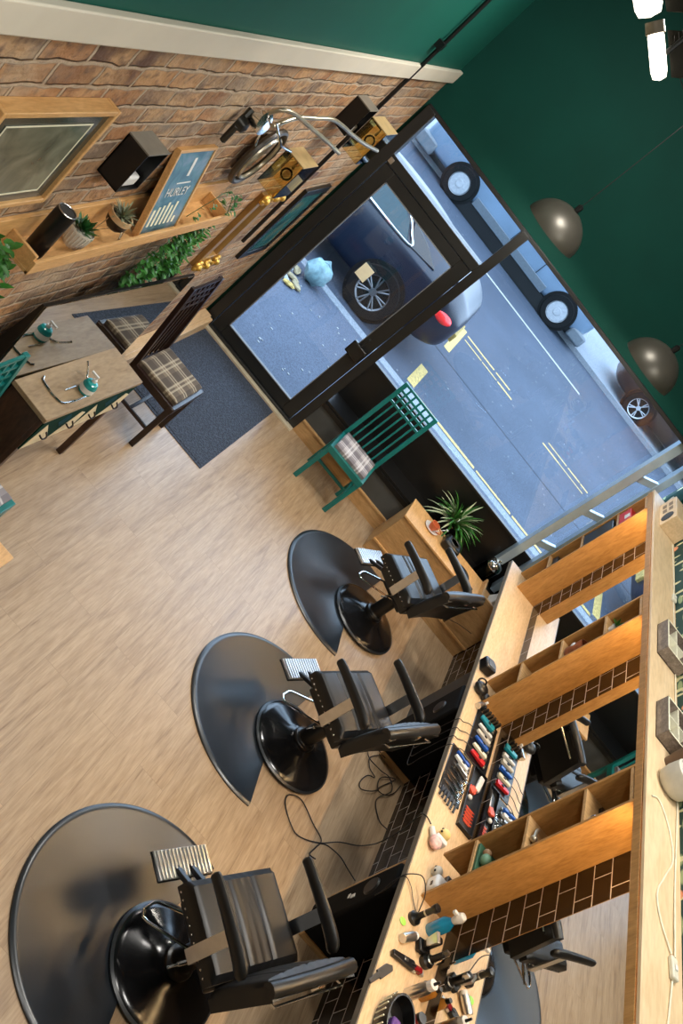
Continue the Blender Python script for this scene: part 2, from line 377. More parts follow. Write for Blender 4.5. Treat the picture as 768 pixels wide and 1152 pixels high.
# door frame, transom and mullion
fr = MB()
fr.box(.03, .12, 7.66, 7.80, 0, 2.585).box(1.19, 1.27, 7.66, 7.80, 0, 2.585).box(.12, 1.19, 7.66, 7.80, 2.085, 2.165).box(.03, 3.69, 7.68, 7.80, 2.565, 2.60)
fr.box(.12, 1.19, 7.645, 7.80, 0, .045)
struct(fr.build('trim_5', M_frame, bevel=.004))
struct(MB().box(.05, 1.27, 7.60, 7.66, 0, .022).build('trim_6', mat('threshold_strip', (.62,.56,.42), .4, .3), bevel=.003))
struct(MB().box(.12, 1.19, 7.735, 7.741, 2.165, 2.565).build('window_1', M_glass, smooth=False))
wn = bpy.data.objects.new('window_2', None); col.objects.link(wn); wn.location = (2.45, 7.98, .9); struct(wn)
MB().box(1.27, 3.5, 7.985, 7.991, .885, 2.57).build('window_glass', M_glass, wn, world=True, smooth=False)
MB().box(1.27, 3.69, 7.965, 8.02, .862, .885).build('window_sill', M_frame, wn, world=True, bevel=.003)
wp = MB()
wp.box(3.30, 3.375, 7.86, 7.97, .44, 2.57).box(3.50, 3.56, 7.86, 7.97, .44, 2.57)
for z in (1.02, 1.52, 2.05): wp.prism([(3.37, 7.88, z), (3.37, 7.88, z+.07), (3.505, 7.88, z+.14), (3.505, 7.88, z+.07)], (0,.05,0))
wp.build('window_post', M_alu, wn, world=True, bevel=.004)
# the door leaf
dn = bpy.data.objects.new('door_1', None); col.objects.link(dn); dn.location = (.12, 7.70, .045); struct(dn)
dl = MB().box(.125, .235, 7.67, 7.72, .05, 2.08).box(1.065, 1.185, 7.67, 7.72, .05, 2.08).box(.235, 1.065, 7.67, 7.72, .05, .165).box(.235, 1.065, 7.67, 7.72, 1.985, 2.08)
dl.build('door_frame', M_frame, dn, world=True, bevel=.004)
gb = MB()
for a in ((.235, .243, .165, 1.985), (1.057, 1.065, .165, 1.985)): gb.box(a[0], a[1], 7.664, 7.70, a[2], a[3])
gb.box(.235, 1.065, 7.664, 7.70, .165, .173).box(.235, 1.065, 7.664, 7.70, 1.977, 1.985)
gb.build('glazing_bead', mat('grey_gasket', (.16,.17,.18), .5), dn, world=True)
MB().box(.24, 1.06, 7.69, 7.696, .17, 1.98).build('door_glass', M_glass, dn, world=True, smooth=False)
lk = MB().box(1.02, 1.175, 7.615, 7.67, .87, 1.0); lk.build('door_lock', M_bplast, dn, world=True, bevel=.012)
hg = MB().box(.125, .165, 7.655, 7.67, 2.095, 2.14); hg.build('door_closer_plate', M_steel, dn, world=True, bevel=.003)
hv = MB().tube([(1.10, 7.63, 1.02), (1.10, 7.60, 1.02), (1.10, 7.60, 1.10), (1.10, 7.63, 1.10)], .008); hv.build('door_handle', M_frame, dn, world=True)
tag(MB().box(.60, .705, 7.655, 7.659, 1.34, 1.47).build('door_card', M_card, smooth=False, origin=(.65, 7.657, 1.34)), 'small blank cream card stuck on the inside of the door glass', 'card')
# the black conduit on the brick wall
tag(MB().tube([(.025, 6.30, 4.5), (.025, 6.34, 2.5), (.025, 6.42, 1.25)], .014).box(.0, .05, 6.24, 6.30, 3.05, 3.10).build('wall_conduit', M_bplast, origin=(.025, 6.4, 1.25)), 'thin black cable conduit running down the brick wall beside the door', 'conduit')

# ================================================================== STREET
struct(MB().box(-14, 20, YF+.3, 10.62, -.25, -.05).build('floor_pavement', M_pave, smooth=False))
struct(MB().box(-14, 20, 10.62, 10.80, -.25, -.045).build('trim_7', M_kerb, bevel=.01))
struct(MB().box(-14, 20, 10.80, 20.15, -.3, -.15).build('floor_road', M_asph, smooth=False))
struct(MB().box(-14, 20, 10.80, 11.03, -.16, -.149).build('trim_10', M_kerb, smooth=False))
struct(MB().box(-14, 20, 20.15, 20.3, -.3, -.05).box(-14, 20, 20.3, 26, -.3, -.06).build('trim_8', M_kerb, smooth=False))
struct(MB().box(.0, 3.72, YF, YF+.32, -.25, -.02).build('trim_9', M_pave, smooth=False))
yl = MB()
def dash(mb, x0, x1, y, w, z=-.148, seed=1):
    r = random.Random(seed); x = x0
    while x < x1:
        L = r.uniform(.25, .9); ww = w*r.uniform(.6, 1.1); mb.box(x, min(x+L, x1), y-ww/2, y+ww/2, -.152, z); x += L+r.uniform(.0, .06)
dash(yl, 1.9, 9, 11.15, .07, seed=2)
yl.box(1.72, 1.86, 11.25, 12.05, -.152, -.148)
tag(yl.build('yellow_kerb_line', M_yline, smooth=False, origin=(4, 11.12, -.15)), 'worn yellow line painted along the near kerb with a short end bar', 'road marking')
yl = MB(); dash(yl, 1.95, 3.1, 14.35, .06, seed=4); dash(yl, 1.95, 3.0, 14.60, .06, seed=5); yl.box(1.78, 1.9, 13.3, 14.7, -.152, -.148)
tag(yl.build('yellow_bay_corner', M_yline, smooth=False, origin=(2.2, 14.4, -.15)), 'yellow painted corner of the parking bay in mid road behind the dark car', 'road marking')
yl = MB(); dash(yl, 4.0, 5.0, 14.5, .06, seed=7); dash(yl, 3.9, 4.9, 14.25, .05, seed=8)
tag(yl.build('yellow_bay_dash', M_yline, smooth=False, origin=(4.4, 14.4, -.15)), 'short pair of worn yellow dashes in mid road nearer the mirror unit', 'road marking')
tag(MB().box(-14, 4.3, 18.2, 18.3, -.152, -.147).build('white_road_line', M_wline, smooth=False, origin=(0, 18.2, -.15)), 'long white line along the road in front of the silver van', 'road marking')
tag(MB().box(-14, 14, 12.98, 13.02, -.1515, -.1487).build('road_seam', asphalt_mat('tar_seam', (.020,.025,.036), 0), smooth=False, origin=(4, 13, -.15)), 'thin dark tar seam running along the asphalt', 'road seam')

def wheel(parent, x, yface, r, rimmat, spokes=5, style='alloy', zc=None, ydir=-1):
    zc = -.15+r if zc is None else zc
    t = MB().lathe([(r*.66, 0), (r*.97, 0), (r, .03), (r, .19), (r*.97, .22), (r*.66, .22)], (x, yface+.22, zc), (0,-1,0), n=40, cap=False)
    w = t.build('wheel', M_tyre, parent, world=True)
    rm = MB()
    rm.lathe([(r*.60, .015), (r*.66, .0), (r*.69, .012), (r*.66, .02), (r*.62, .1)], (x, yface+.02, zc), (0,1,0), n=40, cap=False)
    if style == 'alloy':
        for k in range(spokes):
            for dlt in (-.13, .13):
                a = 2*math.pi*k/spokes; c, s_ = math.cos(a+dlt), math.sin(a+dlt)
                c2, s2 = math.cos(a), math.sin(a)
                rm.tube([(x+c2*r*.12, yface+.05, zc+s2*r*.12), (x+c*r*.62, yface+.03, zc+s_*r*.62)], r*.035, 6)
        rm.lathe([(.001, 0), (r*.14, .0), (r*.17, .03)], (x, yface+.03, zc), (0,1,0), n=20)
    else:
        rm.lathe([(.001, .0), (r*.22, .0), (r*.26, .03), (r*.5, .035), (r*.6, .015)], (x, yface+.0, zc), (0,1,0), n=32)
        for k in range(6):
            a = 2*math.pi*k/6; rm.ball((x+math.cos(a)*r*.36, yface+.025, zc+math.sin(a)*r*.36), r*.05)
    rim = rm.build('rim', rimmat, w, world=True)
    MB().lathe([(.001, 0), (r*.64, 0)], (x, yface+.12, zc), (0,-1,0), n=32, cap=False).build('brake_disc', M_alloyd if style == 'alloy' else M_tyre, w, world=True)
    return w
def car_body(parent, st, mats, name='body'):
    """st: list of (x, half_low, half_belt, half_top, z_low, z_belt, z_top); mirrored about the car's centre line yc"""
    mb = MB(); ring = []
    for (x, hl, hb, ht, zl, zb, zt, yc) in st:
        zm = zl+(zb-zl)*.45
        prof = [(hl*.9, zl), (hl, zl+.08), (hb, zm), (hb, zb-.06), (hb*.97, zb), ((hb*.97+ht)/2*1.0, (zb+zt)/2+.02*(zt-zb)), (ht, zt-.05*(zt-zb)), (ht*.85, zt)]
        ring.append([(x, yc-a, z) for a, z in prof]+[(x, yc+a, z) for a, z in prof[::-1]])
    n = len(ring[0]); vs = [p for r_ in ring for p in r_]; fs = []; ms = []
    base = len(mb.v); mb.v += [Vector(p) for p in vs]
    for i in range(len(ring)-1):
        for k in range(n):
            f = [i*n+k, i*n+(k+1) % n, (i+1)*n+(k+1) % n, (i+1)*n+k]; mb.f.append(f)
            glassy = k in (4, 5, n-2-4, n-2-5) and st[i][6]-st[i][5] > .12 and st[i+1][6]-st[i+1][5] > .12
            mb.m.append(1 if glassy else 0)
    mb.f.append(list(range(n))[::-1]); mb.m.append(0); mb.f.append([(len(ring)-1)*n+k for k in range(n)]); mb.m.append(0)
    o = mb.build(name, mats, parent, world=True); s = o.modifiers.new('sub', 'SUBSURF'); s.levels = 2; s.render_levels = 2
    return o
# navy car parked at the kerb, rear wheel towards us
navy = thing('parked_car', 'dark navy hatchback parked at the kerb right outside the door', 'car', (-.6, 12.25, -.15))
yc = 12.22
st = [(-3.0,.55,.62,.5,.10,.50,.56,yc),(-2.7,.80,.86,.7,.06,.62,.72,yc),(-1.9,.86,.92,.76,.04,.72,.80,yc),(-1.4,.86,.92,.68,.04,.76,.96,yc),(-.8,.87,.93,.58,.04,.77,1.12,yc),(-.1,.87,.94,.56,.04,.79,1.16,yc),(.5,.87,.95,.55,.05,.82,1.14,yc),(1.05,.86,.94,.55,.07,.84,1.04,yc),(1.42,.80,.88,.60,.12,.84,.93,yc),(1.62,.66,.76,.55,.20,.70,.80,yc),(1.68,.5,.6,.45,.28,.6,.68,yc)]
car_body(navy, st, [M_navy, M_navy])
def on_side(x, z, k=0):       # a point on the near flank of the greenhouse
    return (x, 11.285+max(0, z-.80)*1.02+k, z)
sg = MB().prism([on_side(-.95,.84,-.012), on_side(.47,.86,-.012), on_side(.30,1.00,-.012), on_side(.0,1.08,-.012), on_side(-.6,1.09,-.012), on_side(-.9,1.06,-.012)], (0,.03,0))
sg.build('side_window', M_cglass, navy, world=True, smooth=False)
MB().prism([on_side(.52,.86,-.012), on_side(.92,.90,-.012), on_side(.66,.99,-.012), on_side(.34,1.05,-.012)], (0,.03,0)).build('rear_quarter_panel', M_bplast, navy, world=True, smooth=False)
ct = smoothpts([on_side(-1.1,.84,-.02), on_side(-.3,.845,-.02), on_side(.50,.86,-.02), on_side(.42,.95,-.02), on_side(.28,1.03,-.02), on_side(-.02,1.10,-.02), on_side(-.6,1.11,-.02)])
MB().tube(ct, .011).build('chrome_strip', M_chrome, navy, world=True)
for x in (.66, -2.0):
    MB().lathe([(.001, 0), (.385, 0), (.385, .05)], (x, 11.262, .19), (0,1,0), n=40, cap=False).build('wheel_arch', M_tyre, navy, world=True)
    wheel(navy, x, 11.22, .335, M_alloyd, 7)
tl = MB().ball((1.38, 11.42, .63), .17, (1.0, .62, .5)); tl.build('tail_light', M_tail, navy, world=True)
tl = MB().ball((1.38, 13.02, .63), .17, (1.0, .62, .5)); tl.build('tail_light', M_tail, navy, world=True)
MB().box(1.66, 1.72, 11.9, 12.5, .36, .48).build('number_plate', M_yline, navy, world=True, bevel=.004)
MB().box(1.05, 1.3, 11.55, 12.9, .96, 1.0).build('rear_spoiler', M_navy, navy, world=True, bevel=.015)
# silver van across the road
van = thing('parked_van', 'silver blue van parked on the far side of the road', 'van', (1.3, 20.5, -.15))
yc = 20.55
st = [(-1.45,.6,.66,.5,.12,.6,.68,yc),(-1.3,.8,.84,.7,.08,.78,.9,yc),(-.6,.84,.87,.75,.08,.9,1.05,yc),(-.1,.85,.88,.74,.08,1.0,1.55,yc),(.5,.86,.88,.76,.08,1.05,1.82,yc),(2.6,.86,.88,.76,.08,1.05,1.85,yc),(3.45,.84,.86,.74,.10,1.0,1.82,yc),(3.72,.7,.75,.65,.16,.9,1.6,yc)]
car_body(van, st, [M_silver, M_cglass])
MB().box(.22, 2.42, 19.655, 19.70, .13, .30).build('side_cladding', mat('grey_cladding', (.06,.075,.09), .5), van, world=True, bevel=.01)
MB().box(.0, 2.7, 19.70, 21.3, -.14, .13).build('underbody', M_black, van, world=True)  # black block lowered to the road, doubles as the shadow under the van
MB().box(-1.48, -1.02, 19.72, 21.2, .0, .30).build('front_bumper', mat('grey_bumper', (.075,.09,.105), .5), van, world=True, bevel=.05)
MB().box(3.35, 3.76, 19.74, 21.2, .02, .28).build('rear_bumper', mat('grey_bumper', (.075,.09,.105)), van, world=True, bevel=.05)
for sx in (1.24, 2.05): MB().box(sx, sx+.012, 19.665, 19.70, .12, .95).build('door_seam', M_tyre, van, world=True)
for x in (-.22, 2.92):
    MB().lathe([(.001, 0), (.395, 0), (.395, .03)], (x, 19.668, .19), (0,1,0), n=40, cap=False).build('wheel_arch', M_tyre, van, world=True)
    wheel(van, x, 19.63, .335, M_alloy, style='steel')
bc = thing('parked_car', 'dark brown car far side of the road, right of the silver van', 'car', (7.0, 20.9, -.15))
yc = 21.2
st = [(4.75,.6,.66,.5,.12,.5,.56,yc),(5.0,.8,.85,.7,.08,.66,.74,yc),(5.8,.85,.88,.72,.06,.76,.84,yc),(6.4,.85,.89,.64,.06,.8,1.2,yc),(7.4,.85,.89,.64,.06,.8,1.3,yc),(8.3,.85,.88,.62,.08,.8,1.1,yc),(8.9,.8,.84,.6,.12,.76,.84,yc),(9.1,.6,.7,.5,.2,.6,.7,yc)]
car_body(bc, st, [M_brown, M_cglass])
for x in (5.6, 8.2):
    MB().lathe([(.001, 0), (.395, 0), (.395, .03)], (x, 20.31, .19), (0,1,0), n=36, cap=False).build('wheel_arch', M_tyre, bc, world=True)
    wheel(bc, x, 20.27, .335, M_alloy, 5)
# bag and litter on the pavement
b = MB(); b.ball((.14, 10.42, .10), .17, (.95, .9, .95), n=18); b.lathe([(.03, .22), (.05, .30), (.015, .33)], (.14, 10.42, -.04), n=10)
for v in b.v: v += Vector((math.sin(v.z*41+v.x*23), math.cos(v.y*37), math.sin(v.x*53)))*.012
tag(b.build('plastic_bag', M_bagp, origin=(.14, 10.42, -.05)), 'pale blue stuffed plastic bag on the pavement by the car tyre', 'bag')
lit = [(-.12, 10.2, M_litw, 'white wrapper'), (.02, 10.05, M_litc, 'cream paper scrap'), (-.05, 9.9, M_litw, 'white cup lid'), (.08, 9.85, M_yline, 'yellow food carton'), (-.16, 10.0, M_bagp, 'pale blue wrapper'), (-.02, 10.3, M_litc, 'greenish wrapper'), (.12, 10.0, M_litc, 'tan crushed carton'), (-.2, 10.35, M_litw, 'white crumpled tissue'), (.06, 10.75, M_orange, 'pinkish wrapper')]
for i, (x, y, m_, t) in enumerate(lit):
    r = random.Random(i); b = MB(); b.M = Matrix.Translation((x, y, -.03)) @ Matrix.Rotation(r.uniform(0, 3), 4, 'Z')
    L = r.uniform(.05, .09); b.ball((0,0,0), L, (1.3, .55, .3), n=7)
    for v in b.v: v.z += r.uniform(-.006, .012); v.x += r.uniform(-.01, .01)
    tag(b.build('litter_scrap', m_, smooth=False, origin=(x, y, -.045)), t+(' lying beside the stuffed plastic bag, %s of the pile' % ['far left','middle left','nearest us','near right','left edge','back middle','right side','back left','far behind at the kerb'][i]), 'litter', 'litter on the pavement')
lf = MB(); r = random.Random(3)
for i in range(26):
    x, y = r.uniform(.1, 1.2), r.uniform(8.3, 10.4); lf.box(x, x+r.uniform(.01,.03), y, y+r.uniform(.01,.03), -.05, -.044)
tag(lf.build('litter_specks', M_litw, smooth=False, origin=(.6, 9.3, -.05)), 'tiny pale specks of litter scattered over the pavement outside the door', 'litter', kind='stuff')

# ================================================================== MIRROR UNIT ON THE RIGHT
XF = 3.465
cols_y = [(1.955, 2.24), (3.765, 4.045), (5.585, 5.865), (7.385, 7.66)]
ct = thing('worktop', 'long pale oak worktop under the mirrors along the right wall', 'worktop', (3.34, 4.8, .81))
MB().box(3.345, 3.69, 1.9, 7.69, .812, .85).build('top_board', M_oaky, ct, world=True, bevel=.002)
MB().box(3.338, 3.3455, 1.9, 7.69, .810, .849).build('front_edge', mat('grey_edging', (.16,.135,.10), .5), ct, world=True)
hd = thing('mirror_unit_header', 'pale oak top board with fascia running above all the mirrors', 'shelf', (3.47, 4.8, 2.12))
MB().box(3.465, 3.72, 1.9, 7.69, 2.165, 2.182).build('top_board', M_unit_top, hd, world=True, bevel=.002)
MB().box(3.4655, 3.483, 1.9, 7.69, 2.115, 2.158).build('fascia', M_oak, hd, world=True, bevel=.0015)
for i, (a, b_) in enumerate(cols_y):
    where = ['nearest the camera, mostly out of view', 'between the near mirror and the middle mirror', 'between the middle mirror and the far mirror', 'at the window end of the mirror unit'][i]
    t = thing('shelf_column', 'oak column of open cubbyholes '+where, 'shelf', (3.55, (a+b_)/2, .85), group='cubbyhole columns between the mirrors')
    MB().box(XF, 3.69, a, a+.018, .85, 2.115).build('side_panel', M_oak, t, world=True, bevel=.0015)
    MB().box(XF, 3.69, b_-.018, b_, .93 if i in (1,) else .85, 2.115).build('side_panel', M_oak, t, world=True, bevel=.0015)
    MB().box(3.672, 3.69, a+.018, b_-.018, .85, 2.115).build('back_panel', M_oak, t, world=True)
    for z in (1.155, 1.49, 1.835, 2.10): MB().box(XF+.002, 3.672, a+.018, b_-.018, z-.009, z+.009).build('shelf_board', M_oakx, t, world=True, bevel=.001)
mnames = ['near mirror between the first two cubbyhole columns', 'middle mirror between the second and third cubbyhole columns', 'far mirror nearest the shop window']
for i in range(3):
    y0 = cols_y[i][1]+(.27 if i == 0 else .05); y1 = cols_y[i+1][0]-.285
    y0 = cols_y[i][1]+.005
    tag(MB().box(3.676, 3.6905, y0, y1, .945, 2.13).build('wall_mirror', M_mirror, smooth=False, origin=(3.685, (y0+y1)/2, .945)), 'large frameless '+mnames[i], 'mirror', 'barber mirrors')
    s = thing('led_strip', 'warm light strip under the header above the '+mnames[i].split(' between')[0].split(' nearest')[0], 'lamp', (3.5, (y0+y1)/2+.15, 2.11), group='light strips under the header')
    MB().box(3.487, 3.499, cols_y[i][1]+.02, cols_y[i+1][0]-.02, 2.125, 2.14).build('lit_tape', M_strip, s, world=True)
    li = bpy.data.lights.new('strip_light', 'AREA'); li.shape = 'RECTANGLE'; li.size = .02; li.size_y = 1.4; li.energy = 11; li.color = (1,.66,.32)
    lo = bpy.data.objects.new('strip_light', li); col.objects.link(lo); lo.location = (3.515, (cols_y[i][1]+cols_y[i+1][0])/2, 2.11); lo.rotation_euler = (0, R(8), 0)

# under the counter
for i, (ya, yb, m_, t) in enumerate([(3.99, 4.20, M_oakx, 'oak'), (5.80, 6.26, mat('dark_grey_board', (.03,.028,.025), .5), 'dark grey')]):
    u = thing('counter_support', t+' panelled support box standing under the worktop', 'cabinet', (3.58, (ya+yb)/2, 0))
    MB().box(3.49, 3.688, ya, yb, 0, .80).build('carcass', m_, u, world=True, bevel=.003)
    MB().box(3.484, 3.49, ya+.02, yb-.02, .05, .76).build('door', m_, u, world=True, bevel=.002)
for i, (ya, yb, t) in enumerate([(3.78, 3.985, 'beside the near barber chair'), (5.48, 5.795, 'beside the middle barber chair')]):
    u = thing('equipment_box', 'black equipment box under the worktop '+t, 'box', (3.5, (ya+yb)/2, 0), group='black boxes under the worktop')
    MB().box(3.37, 3.688, ya, yb, .06, .74).build('case', mat('matt_black_box', (.005,.005,.005), .8, spec=.15), u, world=True, bevel=.02)
    MB().box(3.40, 3.688, ya+.02, yb-.02, 0, .06).build('foot', M_oakx, u, world=True, bevel=.003)
    MB().lathe([(.001, .012), (.05, .012), (.06, 0)], (3.372, (ya+yb)/2, .55), (-1,0,0), n=24).build('dial', M_bplast, u, world=True)
    if i == 0:
        w = MB().box(3.366, 3.369, 3.86, 3.885, .40, .43).box(3.366, 3.369, 3.87, 3.90, .375, .39); w.build('white_tag', M_white, u, world=True)

# bench / cabinet under the window
bw = thing('window_bench', 'low oak bench cabinet standing under the shop window beside the mirrors', 'cabinet', (2.95, 7.5, 0))
MB().box(2.42, 3.685, 7.31, 7.68, 0, .145).build('plinth', M_oakx, bw, world=True, bevel=.002)
MB().box(2.415, 3.685, 7.295, 7.315, .128, .148).build('plinth_cap', M_pine, bw, world=True, bevel=.002)
MB().box(2.42, 3.685, 7.318, 7.68, .148, .485).build('carcass', M_oakx, bw, world=True, bevel=.002)
MB().box(2.41, 3.36, 7.30, 7.685, .485, .505).build('top_board', M_pine, bw, world=True, bevel=.002)
MB().box(3.36, 3.685, 7.30, 7.32, .148, .60).box(3.36, 3.38, 7.30, 7.68, .148, .56).build('end_panel', M_oakx, bw, world=True, bevel=.002)

# ================================================================== BARBER CHAIRS
def make_mat_mesh():
    c = (0, 0); r = .67; a0 = math.acos((.15)/r); pts = arc((0,0,0), r, a0, 2*math.pi-a0, 56)
    # round the two corners and notch the straight side for the chair base
    notch = arc((.20,0,0), .30, math.pi*1.36, math.pi*.64, 14)
    P = [p[:2] for p in pts] + [p[:2] for p in notch if p[0] < .15]
    mb = MB(); n = len(P)
    def ring(k, z): return [((p[0])*k, (p[1])*k, z) for p in P]
    vs = ring(1, 0)+ring(1, .010)+ring(.982, .018)+ring(.95, .019)+ring(.94, .015)
    fs = [list(range(n))[::-1], list(range(4*n, 5*n))]
    for a in range(4): fs += [(a*n+i, a*n+(i+1) % n, (a+1)*n+(i+1) % n, (a+1)*n+i) for i in range(n)]
    mb.add(vs, fs); return mb
matlabels = ['black rubber floor mat under the near barber chair', 'black rubber floor mat under the middle barber chair', 'black rubber floor mat under the far barber chair by the bench']
spots = [(2.80, 3.00, 143), (2.79, 4.80, 146), (2.77, 6.51, 147)]
fm = None
for i, (x, y, a) in enumerate(spots):
    if fm is None: o = fm = make_mat_mesh().build('anti_fatigue_mat', M_rubber)
    else: o = fm.copy(); col.objects.link(o)
    o.location = (x-.19, y, 0.0); tag(o, matlabels[i], 'floor mat', 'rubber mats under the barber chairs')
    if i != 0: o.scale = (.98, .98, 1)

def cushion(lx, ly, lz, groove=None, amp=.006, nx=14, ny=40, crown=.012, edge=.03):
    """padded slab centred on the origin; groove runs along x"""
    mb = MB(); vs = []; fs = []
    for j in range(ny+1):
        for i in range(nx+1):
            u, v = -1+2*i/nx, -1+2*j/ny
            x, y = u*lx/2, v*ly/2
            e = min(lx/2-abs(x), ly/2-abs(y)); k = min(1, e/edge); rd = math.sqrt(max(0, 1-(1-k)**2))
            z = lz/2-(1-rd)*edge+crown*(1-u*u)*(1-v*v)
            if groove and groove[0] < y < groove[1]: z -= amp*(1-abs(math.sin(math.pi*(y-groove[0])/groove[2])))**3*2.2*min(1, k)
            vs.append((x, y, z))
    n0 = len(vs)
    for j in range(ny+1):
        for i in range(nx+1):
            u, v = -1+2*i/nx, -1+2*j/ny; vs.append((u*lx/2*.99, v*ly/2*.99, -lz/2))
    def id(i, j, b=0): return b*n0+j*(nx+1)+i
    for j in range(ny):
        for i in range(nx):
            fs.append((id(i,j), id(i+1,j), id(i+1,j+1), id(i,j+1))); fs.append((id(i,j,1), id(i,j+1,1), id(i+1,j+1,1), id(i+1,j,1)))
    for i in range(nx): fs.append((id(i,0), id(i,0,1), id(i+1,0,1), id(i+1,0))); fs.append((id(i,ny), id(i+1,ny), id(i+1,ny,1), id(i,ny,1)))
    for j in range(ny): fs.append((id(0,j), id(0,j+1), id(0,j+1,1), id(0,j,1))); fs.append((id(nx,j), id(nx,j,1), id(nx,j+1,1), id(nx,j+1)))
    mb.add(vs, fs); return mb
def transform(mb, M):
    mb.v = [M @ v for v in mb.v]; return mb
def make_barber():        # faces +x, origin under the column
    t = thing('barber_chair', '', 'chair')
    MB().lathe([(.001,0),(.31,0),(.315,.012),(.30,.026),(.27,.034),(.20,.052),(.13,.075),(.085,.10),(.001,.10)], n=56).build('base', mat('black_gloss_enamel', (.010,.010,.011), .16, .2), t)
    MB().lathe([(.30,.0),(.318,.004),(.318,.014),(.305,.022)], n=56, cap=False).build('base_ring', M_rubber, t)
    MB().lathe([(.085,.08),(.085,.12),(.06,.13),(.055,.40),(.001,.40)], n=28).box(-.13,.14,-.09,.09,.34,.42).build('column', M_bplast, t, bevel=.006)
    s = cushion(.43, .55, .09, (-.15, .16, .052), .005)
    transform(s, Matrix.Translation((.035, 0, .555))); s.build('seat', M_leather, t)
    MB().box(-.19,.20,-.20,.20,.42,.51).build('seat_pan', M_bplast, t, bevel=.01)
    st_ = MB()
    for sy in (-1, 1):
        for k in range(11): st_.ball((-.14+k*.036, sy*.276, .53), .0055, n=6)
    st_.build('studs', M_chrome, t)
    bk = cushion(.36, .54, .085, (-.2, .2, .05), .004); 
    for v in bk.v: v.z += -.25*(v.y)**2
    transform(bk, Matrix.Translation((-.245, 0, .70)) @ Matrix.Rotation(R(81), 4, 'Y') @ Matrix.Rotation(R(180), 4, 'X') @ Matrix.Rotation(R(180),4,'X'))
    bk.build('backrest', M_leather, t)
    tr = MB()
    tr.tube(smoothpts([(-.285,-.268,.865),(-.29,-.14,.88),(-.292,0,.885),(-.29,.14,.88),(-.285,.268,.865)]), .036, 10)
    tr.build('backrest_roll', M_leather, t)
    MB().tube([(-.31,-.22,.80),(-.345,-.22,.82),(-.345,.22,.82),(-.31,.22,.80)], .007).box(-.335,-.31,-.04,.0,.84,.885).build('towel_rail', M_chrome, t)
    for sy in (-1, 1):
        a = MB().tube(smoothpts([(.22, sy*.30,.775),(.18, sy*.30,.782),(.0, sy*.30,.785),(-.14, sy*.30,.782),(-.21, sy*.298,.77)]), [.009,.015,.018,.019,.019,.020,.020,.021,.021,.022,.022,.023,.023,.024,.024,.024,.025,.025,.025,.025,.025,.024,.023,.020,.012][:25], 12)
        for v in a.v: v.z = .78+(v.z-.78)*1.5
        ar = a.build('armrest', M_leather, t)
        MB().prism([(-.07, sy*.290,.49),(-.005, sy*.290,.49),(-.005, sy*.290,.76),(-.07, sy*.290,.76)], (0, sy*.007, 0)).box(-.07,-.005, min(sy*.19, sy*.297), max(sy*.19, sy*.297), .485,.493).build('bracket', M_steel, ar)
    fp = MB()
    fp.box(.34,.48,-.20,.14,.262,.275)
    for k in range(14): y = -.19+k*.0235; fp.box(.342,.478,y,y+.012,.275,.283)
    fp.build('footplate', M_steel, t, bevel=.002)
    MB().box(.335,.485,-.206,.146,.248,.2615).prism([(.10,.0,.45),(.10,.0,.41),(.42,.0,.235),(.42,.0,.262)], (0,.035,0)).prism([(.10,-.09,.45),(.10,-.09,.41),(.42,-.09,.235),(.42,-.09,.262)], (0,.035,0)).build('footrest_arm', M_bplast, t, bevel=.008)
    u = MB().tube([(-.03,.10,.36),(.17,.30,.305),(.195,.312,.30),(.225,.295,.298),(.245,.235,.298),(.242,.205,.30),(.11,.03,.36)], .0075, 8); u.build('pump_pedal', M_chrome, t)
    MB().tube([(-.05,.20,.46),(-.05,.36,.43)], .006).tube([(-.05,.25,.452),(-.05,.31,.44)], .010).build('recline_lever', M_chrome, t)
    return t
proto = make_barber(); reg(proto)
blabels = ['black leather barber chair nearest the camera with chrome footplate', 'black leather barber chair in the middle of the row of three', 'black leather barber chair farthest away, beside the low window bench']
for i, (x, y, a) in enumerate(spots):
    o = proto if i == 0 else copy_tree(proto)
    o.location = (x, y, .017); o.rotation_euler = (0, 0, R(a)); o['label'] = blabels[i]; o['group'] = 'barber chairs facing away from the mirrors'

